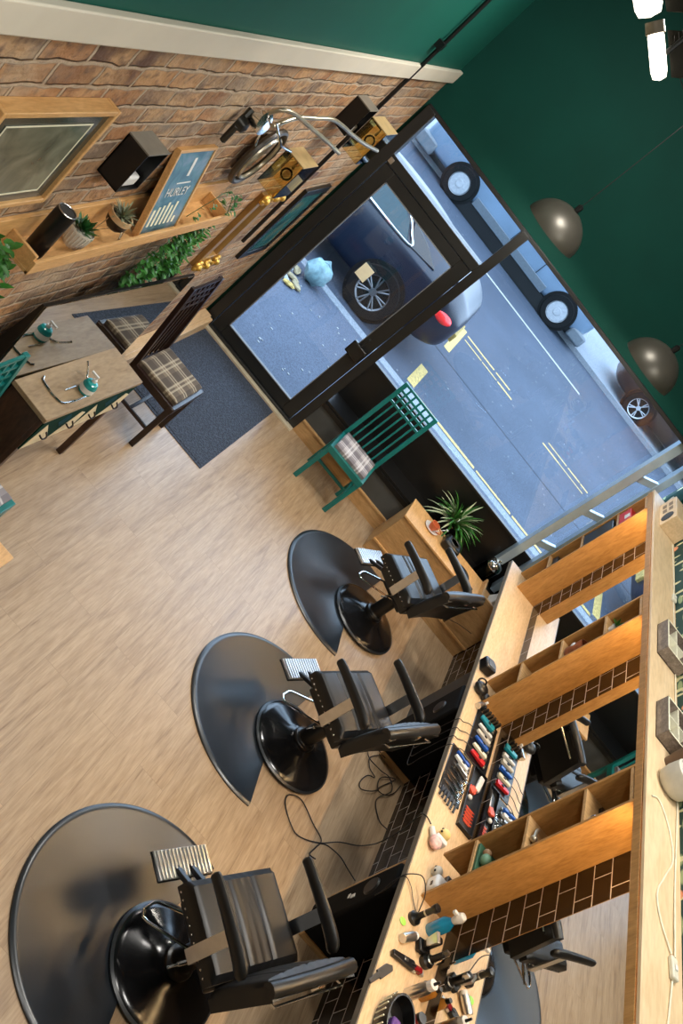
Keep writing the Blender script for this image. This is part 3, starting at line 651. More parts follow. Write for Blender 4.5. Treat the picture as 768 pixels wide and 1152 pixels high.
# ================================================================== LADDERBACK CHAIRS
def ladderback(name, label, m_, plaid, loc, rz, w=.44, d=.44, h=1.10, recl=.06, group=None):
    t = thing(name, label, 'chair', loc, rz, group)      # faces +x
    for sy in (-1, 1):
        y0 = sy*(w/2-.018)
        MB().box(d/2-.042, d/2, y0-.021, y0+.021, 0, .435).build('leg', m_, t, bevel=.003)
        a = MB().prism([(-d/2, y0-.019, 0), (-d/2+.04, y0-.019, 0), (-d/2+.04, y0-.019, .44), (-d/2+.03-recl, y0-.019, h), (-d/2-recl, y0-.019, h), (-d/2, y0-.019, .44)], (0,.038,0)); a.build('leg', m_, t, bevel=.003)
        MB().box(-d/2+.03, d/2-.03, y0-.009, y0+.009, .16, .185).build('stretcher', m_, t, bevel=.002)
    MB().box(-.012,.012, -w/2+.03, w/2-.03, .162,.184).build('stretcher', m_, t, bevel=.002)
    MB().box(-d/2+.01, d/2+.004, -w/2, w/2, .385,.445).build('seat_frame', m_, t, bevel=.004)
    c = cushion(d-.06, w-.06, .045, crown=.004, edge=.010); transform(c, Matrix.Translation((.005,0,.462))); c.build('seat_cushion', plaid, t)
    def bx(z): return -d/2+.008-recl*(z-.44)/(h-.44)
    lt = MB(); zt0 = h-.20; n = 6
    for k in range(3+1):
        z = zt0+(h-.012-zt0)*k/3; x = bx(z); lt.box(x, x+.016, -w/2+.02, w/2-.02, z-.010, z+.010)
    for k in range(1, n): 
        y = -w/2+.02+(w-.04)*k/n
        lt.prism([(bx(zt0), y-.009, zt0), (bx(zt0)+.014, y-.009, zt0), (bx(h)+.014, y-.009, h-.004), (bx(h), y-.009, h-.004)], (0,.018,0))
    lt.build('lattice', m_, t)
    for k in range(1, n):
        y = -w/2+.02+(w-.04)*k/n
        MB().prism([(bx(.47), y-.008, .44), (bx(.47)+.012, y-.008, .44), (bx(zt0)+.012, y-.008, zt0), (bx(zt0), y-.008, zt0)], (0,.016,0)).build('slat', m_, t)
    return t
ladderback('dining_chair', 'teal high-backed chair with grey plaid seat in front of the window', M_teal, M_plaid2, (1.765, 7.36, 0), R(-90), w=.42, d=.40, h=1.13)
ladderback('dining_chair', 'black high-backed chair with tan plaid seat beside the doormat', M_ebony, M_plaid, (.44, 5.84, 0), R(0), w=.47, d=.42, h=1.12, recl=.08)
ladderback('dining_chair', 'teal high-backed chair cut off at the left edge beside the console table', M_teal, M_plaid2, (.42, 3.63, 0), R(0), w=.44, d=.42, h=1.10)

# doormat
tag(MB().box(.16, 1.02, 6.12, 7.56, 0, .010, 0).box(.13, 1.05, 6.09, 7.59, 0, .006, 0).build('doormat', M_doormat, bevel=.003, origin=(.59, 6.84, 0)), 'dark blue grey doormat lying inside the shop door', 'doormat')

# console table with painted drawers + leaning mirror behind it
yaw = R(-3.2)
tb = thing('console_table', 'narrow rustic wood console table with green and cream drawer fronts', 'table', (.30, 4.53, 0), yaw)
MB().box(-.125,.135,-.475,.475,.745,.775).build('table_top', M_rustic, tb, bevel=.003)
for sx in (-.10, .105):
    for sy in (-.44, .44): MB().prism([(sx-.02, sy-.02, 0), (sx+.02, sy-.02, 0), (sx+.02, sy+.02, 0), (sx-.02, sy+.02, 0)], (0,0,.745)).build('leg', M_darkwood, tb, bevel=.003)
for sy in (-1, 1): MB().box(-.10,.10, sy*.455-.006, sy*.455+.006, .32,.745).build('side_panel', M_darkwood, tb, bevel=.002)
MB().box(-.115,-.10,-.44,.44,.50,.745).build('back_panel', M_darkwood, tb)
gmat = mat('green_painted_front', (.005,.032,.022), .9, spec=.1); cmat = mat('cream_painted_front', (.72,.62,.42), .9, spec=.1)
for k in range(2):
    y0 = -.455+k*.457; y1 = y0+.452; x = .133
    dr = MB(); dr.box(x-.018, x, y0, y1, .50, .742, 0)
    ym = (y0+y1)/2; zm = .628
    dr.prism([(x, y0+.005, .502), (x, ym+.02, .502), (x, ym-.16, .70)], (.002,0,0), 1).prism([(x, ym+.03, .502), (x, y1-.005, .502), (x, y1-.005, .66), (x, ym+.16, .69)], (.002,0,0), 1)
    dr.prism([(x, ym-.04, .67), (x, ym+.02, .73), (x, ym+.08, .67), (x, ym+.02, .61)], (.002,0,0), 2)
    dd = dr.build('drawer', [gmat, cmat, mat('blue_green_painted_front', (.01,.05,.065), .9, spec=.1)], tb)
    for yy in (ym-.11, ym+.13):
        MB().tube(smoothpts([(x, yy-.03, .60), (x+.022, yy-.022, .588), (x+.026, yy, .582), (x+.022, yy+.022, .588), (x, yy+.03, .60)]), .005).build('handle', mat('dark_iron', (.03,.02,.015), .4, .8), dd)
# mirror: yawed, leaning
mt = thing('leaning_mirror', 'large mirror standing behind the console table against the brick wall', 'mirror', (.165, 4.07, .0))
Mm = Matrix.Translation((.155, 3.78, 0)) @ Matrix.Rotation(R(-4.0), 4, 'Z') @ Matrix.Rotation(R(-2.5), 4, 'Y')
m_ = MB(); m_.M = Mm; m_.box(-.006, 0, .012, 1.42, .05, 1.375); m_.v = [v for v in m_.v]; 
m_.build('mirror_glass', M_dimm, mt, world=True, smooth=False)
m_ = MB(); m_.M = Mm; m_.box(-.022, -.007, 0, 1.432, .0, 1.378).prism([(-.022,0,0),(-.022,0,1.374),(-.11,0,.9),(-.11,0,0)], (0,.02,0)).prism([(-.022,1.412,0),(-.022,1.412,1.374),(-.11,1.412,.9),(-.11,1.412,0)], (0,.02,0)); m_.build('mirror_backing', M_black, mt, world=True, smooth=False)
def table_pt(x, y, z): return Matrix.Translation((.30, 4.53, 0)) @ Matrix.Rotation(yaw, 4, 'Z') @ Vector((x, y, z))
# soap bottle, shaving stand
p = table_pt(.06, -.06, .775)
bt = thing('hand_soap_bottle', 'round teal soap bottle with clear pump on the console table', 'bottle', p)
MB().lathe([(.001,0),(.036,0),(.042,.01),(.042,.06),(.034,.08),(.014,.088),(.001,.088)], n=24).build('bottle_body', mat('teal_glass', (.02,.30,.30), .12, spec=.8), bt)
MB().lathe([(.0425,.018),(.0425,.052)], n=24, cap=False).build('paper_label', M_white, bt)
MB().lathe([(.001,.088),(.013,.088),(.013,.105),(.005,.107),(.005,.125),(.001,.125)], n=14).box(-.045,.006,-.006,.006,.122,.132).build('pump', M_white, bt)
sd = thing('wire_stand', 'bent chrome wire stand on the console table in front of the mirror', 'stand', table_pt(0,-.2,.775))
MB().tube(smoothpts([table_pt(-.06,.02,.86), table_pt(-.04,.03,.83), table_pt(.01,.02,.783), table_pt(.075,-.02,.781), table_pt(.09,-.06,.781), table_pt(.09,-.24,.781), table_pt(.06,-.30,.781), table_pt(-.06,-.30,.781), table_pt(-.09,-.27,.781)]), .006).build('wire', M_chrome, sd, world=True)
MB().tube([table_pt(.02,-.10,.781), table_pt(.02,-.20,.781)], .004).build('cross_wire', M_chrome, sd, world=True)
# low pale table at the left edge
lt = thing('side_table', 'corner of a pale wooden table at the left edge', 'table', (.5, 3.0, 0))
MB().box(.10,.874,2.60,3.30,.69,.72).build('table_top', M_pine, lt, world=True, bevel=.004)
for x in (.14,.79):
    for y in (2.64,3.22): MB().box(x, x+.04, y, y+.04, 0, .69).build('leg', M_pine, lt, world=True, bevel=.003)

# ================================================================== LEFT WALL
# long tray shelf
sh = thing('wall_shelf', 'long pine tray shelf on the brick wall holding plants and a poster', 'shelf', (0, 3.9, 1.86))
MB().box(.002,.02,2.1,4.98,1.86,2.0).build('back_board', M_pine, sh, world=True, bevel=.002)
MB().box(.002,.16,3.08,4.92,1.86,1.876).build('bottom_board', M_pine, sh, world=True, bevel=.002)
MB().box(.148,.162,3.08,4.92,1.86,1.925).build('front_lip', M_pine, sh, world=True, bevel=.002)
for y in (3.08, 4.78): MB().box(.02,.148,y,y+.016,1.876,1.945).build('divider', M_pine, sh, world=True, bevel=.002)
# large framed picture
def framed(name, label, y0, y1, z0, z1, dep, fw, fm_, pic, cat='picture', off=0.0):
    t = thing(name, label, cat, (0, (y0+y1)/2, z0))
    f = MB().box(off, dep, y0, y0+fw, z0, z1).box(off, dep, y1-fw, y1, z0, z1).box(off, dep, y0+fw, y1-fw, z0, z0+fw).box(off, dep, y0+fw, y1-fw, z1-fw, z1)
    f.build('frame', fm_, t, world=True, bevel=.003)
    return t
def pic_mat(name, stops, scale, rough=.08):
    m, nt, b = _nt(name)
    n = N(nt, 'ShaderNodeTexNoise', Scale=scale, Detail=4.0, Distortion=.8); nt.links.new(coords(nt), n.inputs['Vector'])
    nt.links.new(ramp(nt, n.outputs[0], stops), b.inputs['Base Color']); b.inputs['Roughness'].default_value = rough; return m
M_print = pic_mat('grey_olive_print', [(.3,(.035,.04,.03)),(.5,(.13,.14,.10)),(.7,(.22,.23,.17))], 6, .12)
t = framed('framed_picture', 'large pine box frame with a dim grey green print, top left of the brick wall', 2.40, 3.03, 2.14, 2.575, .06, .020, M_pine, None)
MB().box(0,.046,2.42,3.01,2.16,2.555).build('mount', mat('dark_mount', (.05,.055,.045), .12, spec=.8), t, world=True, smooth=False)
MB().box(.046,.048,2.48,2.94,2.20,2.51).build('print', M_print, t, world=True, smooth=False)
b = MB()
for a in ((2.478,2.484,2.198,2.512),(2.936,2.942,2.198,2.512),(2.484,2.936,2.198,2.204),(2.484,2.936,2.506,2.512)): b.box(.048,.0495,*a)
b.build('mount_line', M_card, t, world=True, smooth=False)
# square black wall lights
def cube_light(name, label, y0, y1, z0, z1, dep, group):
    t = thing(name, label, 'wall lamp', (0, (y0+y1)/2, z0), group=group)
    b = MB().box(0,dep,y0,y0+.006,z0,z1).box(0,dep,y1-.006,y1,z0,z1).box(0,.006,y0,y1,z0,z1).box(0,dep,y0,y1,z0,z0+.006)
    b.build('shade', M_bplast, t, world=True)
    MB().box(0,dep+.002,y0-.001,y1+.001,z1,z1+.006).build('top_plate', mat('grey_gloss_top', (.20,.19,.16), .3), t, world=True)
    MB().prism([(.02,y0+.02,z0+.01),(dep-.01,y0+.02,z0+.01),(dep-.01,y1-.03,z0+.01),(.02,y1-.03,z0+.01)], (0,0,.05)).build('lamp_glass', M_white, t, world=True, bevel=.01)
    return t
cube_light('cube_sconce', 'black cube wall lamp between the large picture and the leaning poster', 3.38, 3.55, 2.205, 2.40, .105, 'black cube wall lamps')
cube_light('cube_sconce', 'black cube wall lamp behind the handlebars near the door', 5.76, 5.95, 2.42, 2.62, .11, 'black cube wall lamps')
# leaning poster
t = thing('framed_poster', 'slim framed teal poster with white lettering leaning on the shelf', 'picture', (.07, 4.1, 1.876))
Pm = Matrix.Translation((.138, 3.92, 1.878)) @ Matrix.Rotation(R(-15), 4, 'Y')
def pbox(name, mats, *boxes, **kw):
    b = MB(); b.M = Pm
    for q in boxes: b.box(*q)
    return b.build(name, mats, t, world=True, **kw)
pbox('frame', M_pine, (-.03,0,0,.016,0,.44), (-.03,0,.364,.38,0,.44), (-.03,0,.016,.364,0,.016), (-.03,0,.016,.364,.424,.44), bevel=.002)
pbox('poster_sheet', pic_mat('teal_poster', [(.3,(.05,.12,.17)),(.5,(.10,.22,.27)),(.7,(.22,.30,.38))], 9, .15), (-.012,-.006,.016,.364,.016,.424), smooth=False)
wbits = []
r = random.Random(5)
for k in range(7): y = .05+k*.04; wbits.append((-.006,-.0045,y,y+.018,.05,.05+r.uniform(.03,.12)))
pbox('skyline_print', M_card, *wbits, smooth=False)
pbox('title_bar', M_white, (-.006,-.0045,.14,.28,.262,.268), (-.006,-.0045,.20,.225,.30,.39), smooth=False)
def text(body, size, M, m_, name, parent):
    c = bpy.data.curves.new(name, 'FONT'); c.body = body; c.size = size; c.extrude = .0006; c.align_x = 'CENTER'
    o = bpy.data.objects.new(name, c); col.objects.link(o); c.materials.append(m_)
    dg = bpy.context.evaluated_depsgraph_get(); me = bpy.data.meshes.new_from_object(o.evaluated_get(dg)); bpy.data.objects.remove(o)
    inv = Matrix()
    if parent is not None: inv = (Matrix.Translation(parent.location) @ parent.rotation_euler.to_matrix().to_4x4()).inverted()
    me.transform(inv @ M); me.name = name
    o = bpy.data.objects.new(name, me); col.objects.link(o); o.parent = parent; return o
axes = Matrix(((0,0,1,0),(1,0,0,0),(0,1,0,0),(0,0,0,1)))       # text x -> y, text y -> z, normal -> x
text('HURLEY', .062, Pm @ Matrix.Translation((-.0045,.19,.20)) @ axes, M_white, 'poster_lettering', t)
# speaker
t = thing('bluetooth_speaker', 'black cylindrical speaker standing at the left end of the pine shelf', 'speaker', (.085, 3.19, 1.876))
MB().lathe([(.001,0),(.036,0),(.040,.01),(.040,.215),(.037,.225),(.001,.225)], n=32).build('body', M_bplast, t, bevel=0)
MB().lathe([(.001,.2255),(.031,.2255),(.033,.223)], n=32).build('top_cap', mat('dark_grey_mesh', (.04,.04,.04), .5), t)
MB().tube([(.036*math.cos(a*.3), .036*math.sin(a*.3), .227) for a in range(21)], .0025, 6, closed=True).build('top_ring', M_steel, t)
# white ribbed pot with succulent
def rosette(mb, c, n, L, w, droop, seed, zlo=.3, zhi=1.2):
    r = random.Random(seed)
    for i in range(n):
        a = i*2.4+r.uniform(-.2,.2); el = zlo+(zhi-zlo)*i/n
        mb.blade(c, (math.cos(a)*math.cos(el), math.sin(a)*math.cos(el), math.sin(el)), L*r.uniform(.75,1.1), w, droop, 4)
    return mb
t = thing('succulent_plant', 'dark green succulent in a ribbed white pot on the pine shelf', 'plant', (.085, 3.45, 1.876))
pr = []
MB().lathe([(.001,0),(.036,0),(.046,.02),(.056,.085),(.054,.09),(.050,.082),(.001,.08)], n=36).build('pot', M_pot, t)
rb = MB()
for k in range(24): a = k*math.pi/12; rb.tube([(.0465*math.cos(a), .0465*math.sin(a), .02), (.056*math.cos(a), .056*math.sin(a), .082)], .0025, 5)
rb.build('pot_ribs', M_pot, t)
rosette(MB(), (0,0,.075), 34, .068, .011, -.1, 3, .15, 1.4).build('leaves', M_leafd, t)
# round planter on wire legs with air plant
t = thing('air_plant', 'spiky grey green air plant in a round planter on thin wire legs', 'plant', (.085, 3.72, 1.876))
MB().lathe([(.001,.05),(.03,.052),(.046,.07),(.052,.10),(.052,.115),(.001,.115)], n=30).build('bowl', M_bplast, t)
MB().lathe([(.052,.10),(.0535,.10),(.0535,.125),(.046,.125),(.046,.112)], n=30, cap=False).build('bowl_rim', mat('cork_rim', (.56,.38,.20), .7), t)
for a in (0, 2.1, 4.2): MB().tube([(.045*math.cos(a), .045*math.sin(a), .10), (.065*math.cos(a), .065*math.sin(a), .002), (.045*math.cos(a+.7), .045*math.sin(a+.7), .06)], .0025, 5).build('leg', M_brass, t)
rosette(MB(), (0,0,.115), 40, .08, .005, .5, 9, .1, 1.4).build('leaves', M_leafg, t)
# hanging vines
def vine(name, label, strands, seed, leaf=.022, m_=M_leaf, pot=None, loc=None, density=60):
    r = random.Random(seed); t = thing(name, label, 'plant', loc or strands[0][0])
    st_ = MB(); lv = MB()
    for s_ in strands:
        pts = smoothpts(s_, 5); st_.tube(pts, .002, 5)
        L = sum((Vector(pts[i+1])-Vector(pts[i])).length for i in range(len(pts)-1)); k = int(L*density)
        for j in range(k):
            q = Vector(pts[r.randrange(len(pts))])+Vector((r.uniform(-.005,.03), r.uniform(-.04,.04), r.uniform(-.03,.03)))
            lv.blade(q, (r.uniform(.1,1), r.uniform(-1,1), r.uniform(-.6,.7)), leaf*r.uniform(.8,1.8), leaf*.42, r.uniform(.2,.9), 3)
    st_.build('stems', M_leafd, t, world=True); lv.build('leaves', m_, t, world=True)
    if pot: pot(t)
    return t
def hpot(t): MB().lathe([(.001,0),(.05,0),(.06,.09),(.055,.09),(.001,.08)], (.07, 5.12, 1.24), n=24).build('pot', M_bplast, t, world=True)
vine('trailing_plant', 'leafy trailing plant hanging along the brick below the pine shelf', [[(.05,4.95,1.87),(.07,4.85,1.72),(.06,4.75,1.58),(.06,4.70,1.40)],[(.06,5.0,1.82),(.08,4.95,1.62),(.07,4.9,1.45),(.07,5.05,1.33)],[(.06,4.6,1.82),(.08,4.65,1.68),(.07,4.55,1.5),(.07,4.5,1.36)],[(.06,4.75,1.80),(.10,4.9,1.55),(.09,4.95,1.35),(.08,5.1,1.36)],[(.06,4.85,1.70),(.09,4.75,1.5),(.08,4.65,1.36),(.08,4.55,1.28)],[(.06,5.1,1.6),(.09,5.0,1.5),(.08,4.8,1.40),(.08,4.7,1.3)]], 4, .03, M_leaf, hpot, density=230)
vine('trailing_plant', 'bushy bright green plant hanging at the far left end of the shelf', [[(.06,2.85,1.98),(.10,2.90,1.88),(.11,2.92,1.72),(.10,2.9,1.52)],[(.06,2.8,1.98),(.12,2.86,1.86),(.13,2.84,1.7),(.12,2.85,1.5)],[(.06,2.95,1.96),(.09,2.97,1.86),(.09,2.98,1.72),(.08,2.95,1.6)],[(.06,2.7,1.96),(.12,2.76,1.86),(.14,2.78,1.66),(.12,2.75,1.46)],[(.06,2.9,1.9),(.14,2.9,1.8),(.15,2.85,1.65),(.13,2.8,1.55)]], 8, .036, M_leaf, None, density=260)
vine('trailing_plant', 'small ivy sprig curling over the right end of the pine shelf', [[(.10,4.45,1.90),(.12,4.5,2.02),(.12,4.62,2.08),(.13,4.76,2.04),(.15,4.82,1.98)],[(.13,4.76,2.02),(.15,4.80,1.94),(.15,4.82,1.90)]], 12, .02, M_leafd, None, density=70)
# bicycle handlebars and saddle, wheel ring
t = thing('bicycle_wall_art', 'vintage chrome bicycle handlebars mounted on the brick wall', 'handlebars', (.05, 4.3, 2.5))
hb = MB()
hb.tube(smoothpts([(.30,4.94,2.55),(.25,4.74,2.59),(.20,4.56,2.62),(.15,4.38,2.65),(.12,4.28,2.65),(.09,4.26,2.60),(.06,4.26,2.50)]), .011, 10)
hb.tube(smoothpts([(.30,5.75,2.52),(.28,5.4,2.57),(.25,5.1,2.62),(.22,4.93,2.65),(.19,4.78,2.665),(.16,4.65,2.64),(.13,4.5,2.61),(.12,4.33,2.55)]), .011, 10)
hb.build('handlebar', M_brass, t, world=True)
MB().tube(smoothpts([(.17,4.74,2.42),(.16,4.55,2.46),(.15,4.39,2.53),(.13,4.30,2.58)]), .006, 8).tube(smoothpts([(.08,4.52,2.37),(.09,4.42,2.44),(.08,4.38,2.52)]), .006, 8).build('brake_lever', M_chrome, t, world=True)
MB().lathe([(.001,0),(.035,.0),(.05,.04),(.055,.07),(.001,.075)], (.04, 4.27, 2.53), (1,-.2,.3), n=24).build('headlamp', M_chrome, t, world=True)
MB().lathe([(.001,0),(.04,.01),(.03,.05),(.001,.06)], (.02, 4.22, 2.48), (1,0,0), n=20).tube([(.03,4.24,2.55),(.04,4.20,2.46),(.03,4.24,2.36)], .016, 8).build('bracket', mat('dark_grey_metal', (.05,.05,.045), .35, .7), t, world=True)
c = (.05, 4.86, 2.235); rr = .175
t = thing('brass_wall_disc', 'round brass rimmed disc like a wheel hung on the brick wall', 'wall decoration', c)
MB().tube([(c[0], c[1]+rr*math.cos(k*math.pi/24), c[2]+rr*math.sin(k*math.pi/24)) for k in range(48)], .018, 8, closed=True).build('tyre', mat('dark_rim', (.05,.04,.028), .4), t, world=True)
MB().tube([(c[0]+.012, c[1]+(rr-.04)*math.cos(k*math.pi/24), c[2]+(rr-.04)*math.sin(k*math.pi/24)) for k in range(48)], .010, 8, closed=True).build('rim', M_brass, t, world=True)
MB().lathe([(.001,.015),(.05,.012),(rr-.045,.0)], (c[0]-.02, c[1], c[2]), (1,0,0), n=40).build('disc', M_brass, t, world=True)
# amber glass lamps
def amber(label, y0, y1, z0, z1, x0, x1):
    t = thing('amber_glass_lamp', label, 'wall lamp', ((x0+x1)/2, (y0+y1)/2, z0), group='amber glass cube lamps')
    th = .005
    b = MB().box(x0,x1,y0,y0+th,z0,z1).box(x0,x1,y1-th,y1,z0,z1).box(x0,x0+th,y0+th,y1-th,z0,z1).box(x1-th,x1,y0+th,y1-th,z0,z1)
    b.build('glass_shade', M_amber, t, world=True, smooth=False)
    MB().box(x0,x1,y0,y1,z1,z1+.005).build('top_plate', mat('tan_frosted_glass', (.50,.36,.17), .35), t, world=True)
    MB().tube([(0,(y0+y1)/2,z1-.03),((x0+x1)/2,(y0+y1)/2,z1-.03),((x0+x1)/2,(y0+y1)/2,z1-.08)], .009).build('lamp_holder', M_chrome, t, world=True)
    MB().ball(((x0+x1)/2,(y0+y1)/2,z1-.125), .035).build('bulb', M_glass, t, world=True)
amber('amber glass cube lamp hanging in front of the brass disc', 5.02, 5.26, 2.10, 2.33, .09, .22)
amber('amber glass cube lamp beside the black cube lamp near the door', 5.84, 6.10, 2.35, 2.595, .13, .26)
# gilt mirror
t = framed('gilt_mirror', 'ornate gold framed mirror hanging on the brick beside the trailing plant', 5.80, 6.13, 1.12, 1.80, .035, .075, mat('dark_gilt_frame', (.34,.19,.055), .35, .3), None, 'mirror')
MB().box(0,.015,5.875,6.055,1.195,1.725).build('mirror_glass', M_mirror, t, world=True, smooth=False)
for (y, z) in ((5.82,1.14),(6.10,1.14),(5.82,1.78),(6.10,1.78),(5.96,1.79),(5.96,1.13)):
    g = MB()
    for k in range(5): a = k*1.26; g.ball((.045, y+.026*math.cos(a), z+.026*math.sin(a)), .024, (.7,1,1), n=8)
    g.ball((.055, y, z), .026, n=8); g.build('carved_ornament', M_gold, t, world=True)
# black framed picture by the door
t = framed('framed_picture', 'tall black framed picture with blue green print next to the door frame', 6.78, 7.35, .98, 1.72, .03, .06, M_black, None)
MB().box(0,.02,6.84,7.29,1.04,1.66).build('print', pic_mat('blue_green_print', [(.3,(.02,.05,.08)),(.5,(.04,.20,.22)),(.68,(.30,.26,.14))], 4, .1), t, world=True, smooth=False)

# ================================================================== LAMPS
def pendant(x, y, z, label, r=.225):
    t = thing('pendant_lamp', label, 'pendant lamp', (x, y, z), group='dome pendants by the window')
    pr = [(r*math.cos(a), r*.92*math.sin(a)) for a in [R(k) for k in range(0, 90, 6)]]+[(.012, r*.92)]
    inn = [(q[0]*.975+.0001, q[1]*.975) for q in pr[::-1]]
    MB().lathe(pr+inn, n=48, cap=False).build('shade', M_pendant, t)
    MB().lathe([(.001,0),(.02,0),(.022,.05),(.008,.06),(.001,.06)], (0,0,r*.9), n=16).build('cap', M_bplast, t)
    MB().tube([(0,0,r*.95),(0,0,4.59-z)], .003, 6).build('cord', M_cable, t)
    MB().ball((0,0,.07), .035).build('bulb', M_bulb, t)
    li = bpy.data.lights.new('pendant_light', 'SPOT'); li.energy = 32; li.color = (1,.93,.82); li.spot_size = R(176); li.spot_blend = .3; li.shadow_soft_size = .05
    lo = bpy.data.objects.new('pendant_light', li); col.objects.link(lo); lo.location = (x, y, z+.02)
pendant(1.31, 6.95, 2.84, 'bronze dome pendant lamp above the shop door')
pendant(2.47, 6.95, 2.80, 'bronze dome pendant lamp hanging nearer the mirror unit')

def spot(label, c, e, r, cap):
    c = Vector(c); e = Vector(e); ax = (e-c).normalized(); L = (e-c).length
    t = thing('tube_light', label, 'lamp', c, group='bright tube lamps near the ceiling')
    MB().lathe([(.001,0),(r*.9,0),(r,.01),(r,L*.8),(r*.8,L*.95),(.001,L)], c, ax, n=28).build('glass_tube', M_bulb, t, world=True)
    if cap: MB().lathe([(.001,-.05),(r*1.15,-.05),(r*1.2,.0),(.001,.0)], c, ax, n=28).build('end_cap', mat('beige_lamp_cap', (.42,.34,.26), .4, .2), t, world=True)
    up = Vector((.25,.15,1)).normalized(); side = up.cross(ax).normalized()
    rb = MB(); q = c+up*r*.9+Vector((.02,.01,.01))
    rb.prism([q-ax*.01, q+ax*L*.95, q+ax*L*.95+up*.07+Vector((.05,.02,0)), q-ax*.01+up*.07+Vector((.05,.02,0))], (.004,.006,.0)); rb.build('reflector', mat('grey_reflector', (.04,.037,.03), .8, spec=.1), t, world=True)
    MB().tube([c+ax*L*.5+up*r, Vector((c.x+.1, c.y+.05, 4.6))], .012).build('hanger', M_frame, t, world=True)
spot('upper of the two bright tube lamps near the ceiling', (.60, 5.0, 4.10), (.80, 5.0, 4.005), .06, False)
spot('lower of the two bright tube lamps near the ceiling, with beige end cap', (.87, 5.0, 3.985), (1.04, 5.0, 3.89), .036, True)
w = MB()
for k in range(4):
    w.tube(smoothpts([(.93, 5.0, 4.10-.02*k), (1.10, 5.05+.03*k, 4.05-.03*k), (1.3, 5.1, 4.06-.03*k), (1.7, 5.2, 4.4), (1.75, 5.2, 4.59)]), .002, 5)
for k in range(9): w.ball((1.02+.07*k, 5.08, 4.07-.012*k+.01*math.sin(k*2)), .008, n=6)
tag(w.build('string_light_wires', M_cable, origin=(1.0, 5.0, 4.1)), 'tangle of thin dark wires beside the bright tube lamps', 'wires')

# ================================================================== FLOOR CABLES
ccf = []
def cable(label, pts, r=.0038, m_=M_cable, name='power_cable', group=None, k=7):
    return tag(MB().tube(smoothpts(pts, k), r, 6).build(name, m_, origin=pts[0]), label, 'cable', group)

cable('thin black cable looping on the floor behind the near barber chair', [(3.29,4.29,.012),(3.24,4.28,.012),(3.26,4.36,.012),(3.27,4.44,.012),(3.17,4.48,.012),(3.03,4.54,.012),(2.94,4.49,.012),(2.94,4.41,.012),(3.03,4.33,.012),(3.12,4.31,.012),(3.26,4.40,.016),(3.39,4.55,.012),(3.52,4.66,.012),(3.60,4.75,.02),(3.64,4.80,.06),(3.56,4.66,.35),(3.40,4.42,.70),(3.328,4.28,.82),(3.34,4.24,.86),(3.375,4.215,.866)], r=.004, group=None)
cable('black cable running from the floor loop to the near support box', [(3.26,4.40,.012),(3.33,4.45,.012),(3.44,4.47,.012),(3.52,4.45,.012),(3.60,4.42,.02)])
cable('tangled dark cable on the floor behind the middle barber chair', [(3.50,5.60,.012),(3.35,5.40,.012),(3.37,5.30,.012),(3.44,5.27,.012),(3.38,5.22,.012),(3.35,5.11,.012),(3.38,5.07,.012),(3.47,5.15,.02),(3.52,5.27,.012),(3.60,5.44,.012),(3.48,5.31,.022),(3.50,5.21,.012),(3.57,5.23,.012),(3.63,5.32,.012),(3.66,5.44,.012)])
cable('second dark cable loosely coiled behind the middle barber chair', [(3.45,5.50,.022),(3.30,5.50,.012),(3.32,5.36,.022),(3.45,5.36,.022),(3.55,5.40,.012),(3.60,5.30,.022),(3.52,5.12,.012),(3.60,5.0,.012),(3.66,4.95,.05)])
# four clipper cables draped over the worktop edge
for k, y in enumerate((4.93, 5.02, 5.11, 5.21)):
    cable('clipper cable draped over the worktop edge, %s of four' % ['first from the camera', 'second from the camera', 'third from the camera', 'farthest from the camera'][k],
          [(3.47,y+.05,.868),(3.42,y+.05,.862),(3.37,y+.01,.860),(3.336,y,.858),(3.325,y,.80),(3.33,y+.02,.62),(3.36,y+.1,.45),(3.42,5.45,.36),(3.46,5.477,.34)], .0028, group='clipper cables over the worktop edge', name='clipper_cable')

# ================================================================== THINGS ON THE WINDOW BENCH / LEDGE
t = thing('spider_plant', 'spider plant with white edged arching leaves on the dark window ledge', 'plant', (2.80, 7.86, .43))
MB().lathe([(.001,0),(.075,0),(.10,.13),(.095,.135),(.09,.12),(.001,.115)], n=28).build('pot', M_bplast, t)
MB().lathe([(.001,.118),(.088,.119)], n=20, cap=False).build('soil', M_soil, t)
lv = MB(); lw = MB(); r = random.Random(11)
for i in range(150):
    a = r.uniform(0, 6.28); el = r.uniform(.25, 1.4); d = (math.cos(a)*math.cos(el), math.sin(a)*math.cos(el)*.6-.08, math.sin(el))
    L = r.uniform(.18, .32); dr = r.uniform(.9, 1.9)
    (lv if i % 3 else lw).blade((.02*math.cos(a), .02*math.sin(a), .12), d, L, .010, dr, 7)
lv.build('green_leaves', M_leaf, t); lw.build('pale_leaves', mat('leaf_cream', (.50,.58,.38), .5), t)
t = thing('cup_and_saucer', 'terracotta cup with a spoon on a white saucer on the window bench', 'cup', (2.67, 7.52, .505))
MB().lathe([(.001,0),(.04,0),(.075,.012),(.077,.016),(.04,.008),(.001,.006)], n=36).build('saucer', M_white, t)
MB().lathe([(.001,.008),(.026,.008),(.040,.03),(.046,.07),(.042,.07),(.036,.03),(.001,.02)], n=32).build('cup', M_terra, t)
MB().tube([(.06*math.cos(k*.5-1.3)+.03, 0, .04+.022*math.sin(k*.5-1.3)) for k in range(6)], .005, 6).build('cup_handle', M_terra, t)
MB().tube([(.05,.02,.02),(.10,.06,.075)], .003, 6).ball((.112,.069,.085), .016, (1,1,.4)).build('spoon', M_steel, t)
t = thing('black_speaker', 'small square black box speaker standing on the window bench', 'speaker', (2.90, 7.53, .505))
MB().box(-.09,.09,-.08,.08,0,.09).build('case', M_bplast, t, bevel=.025)
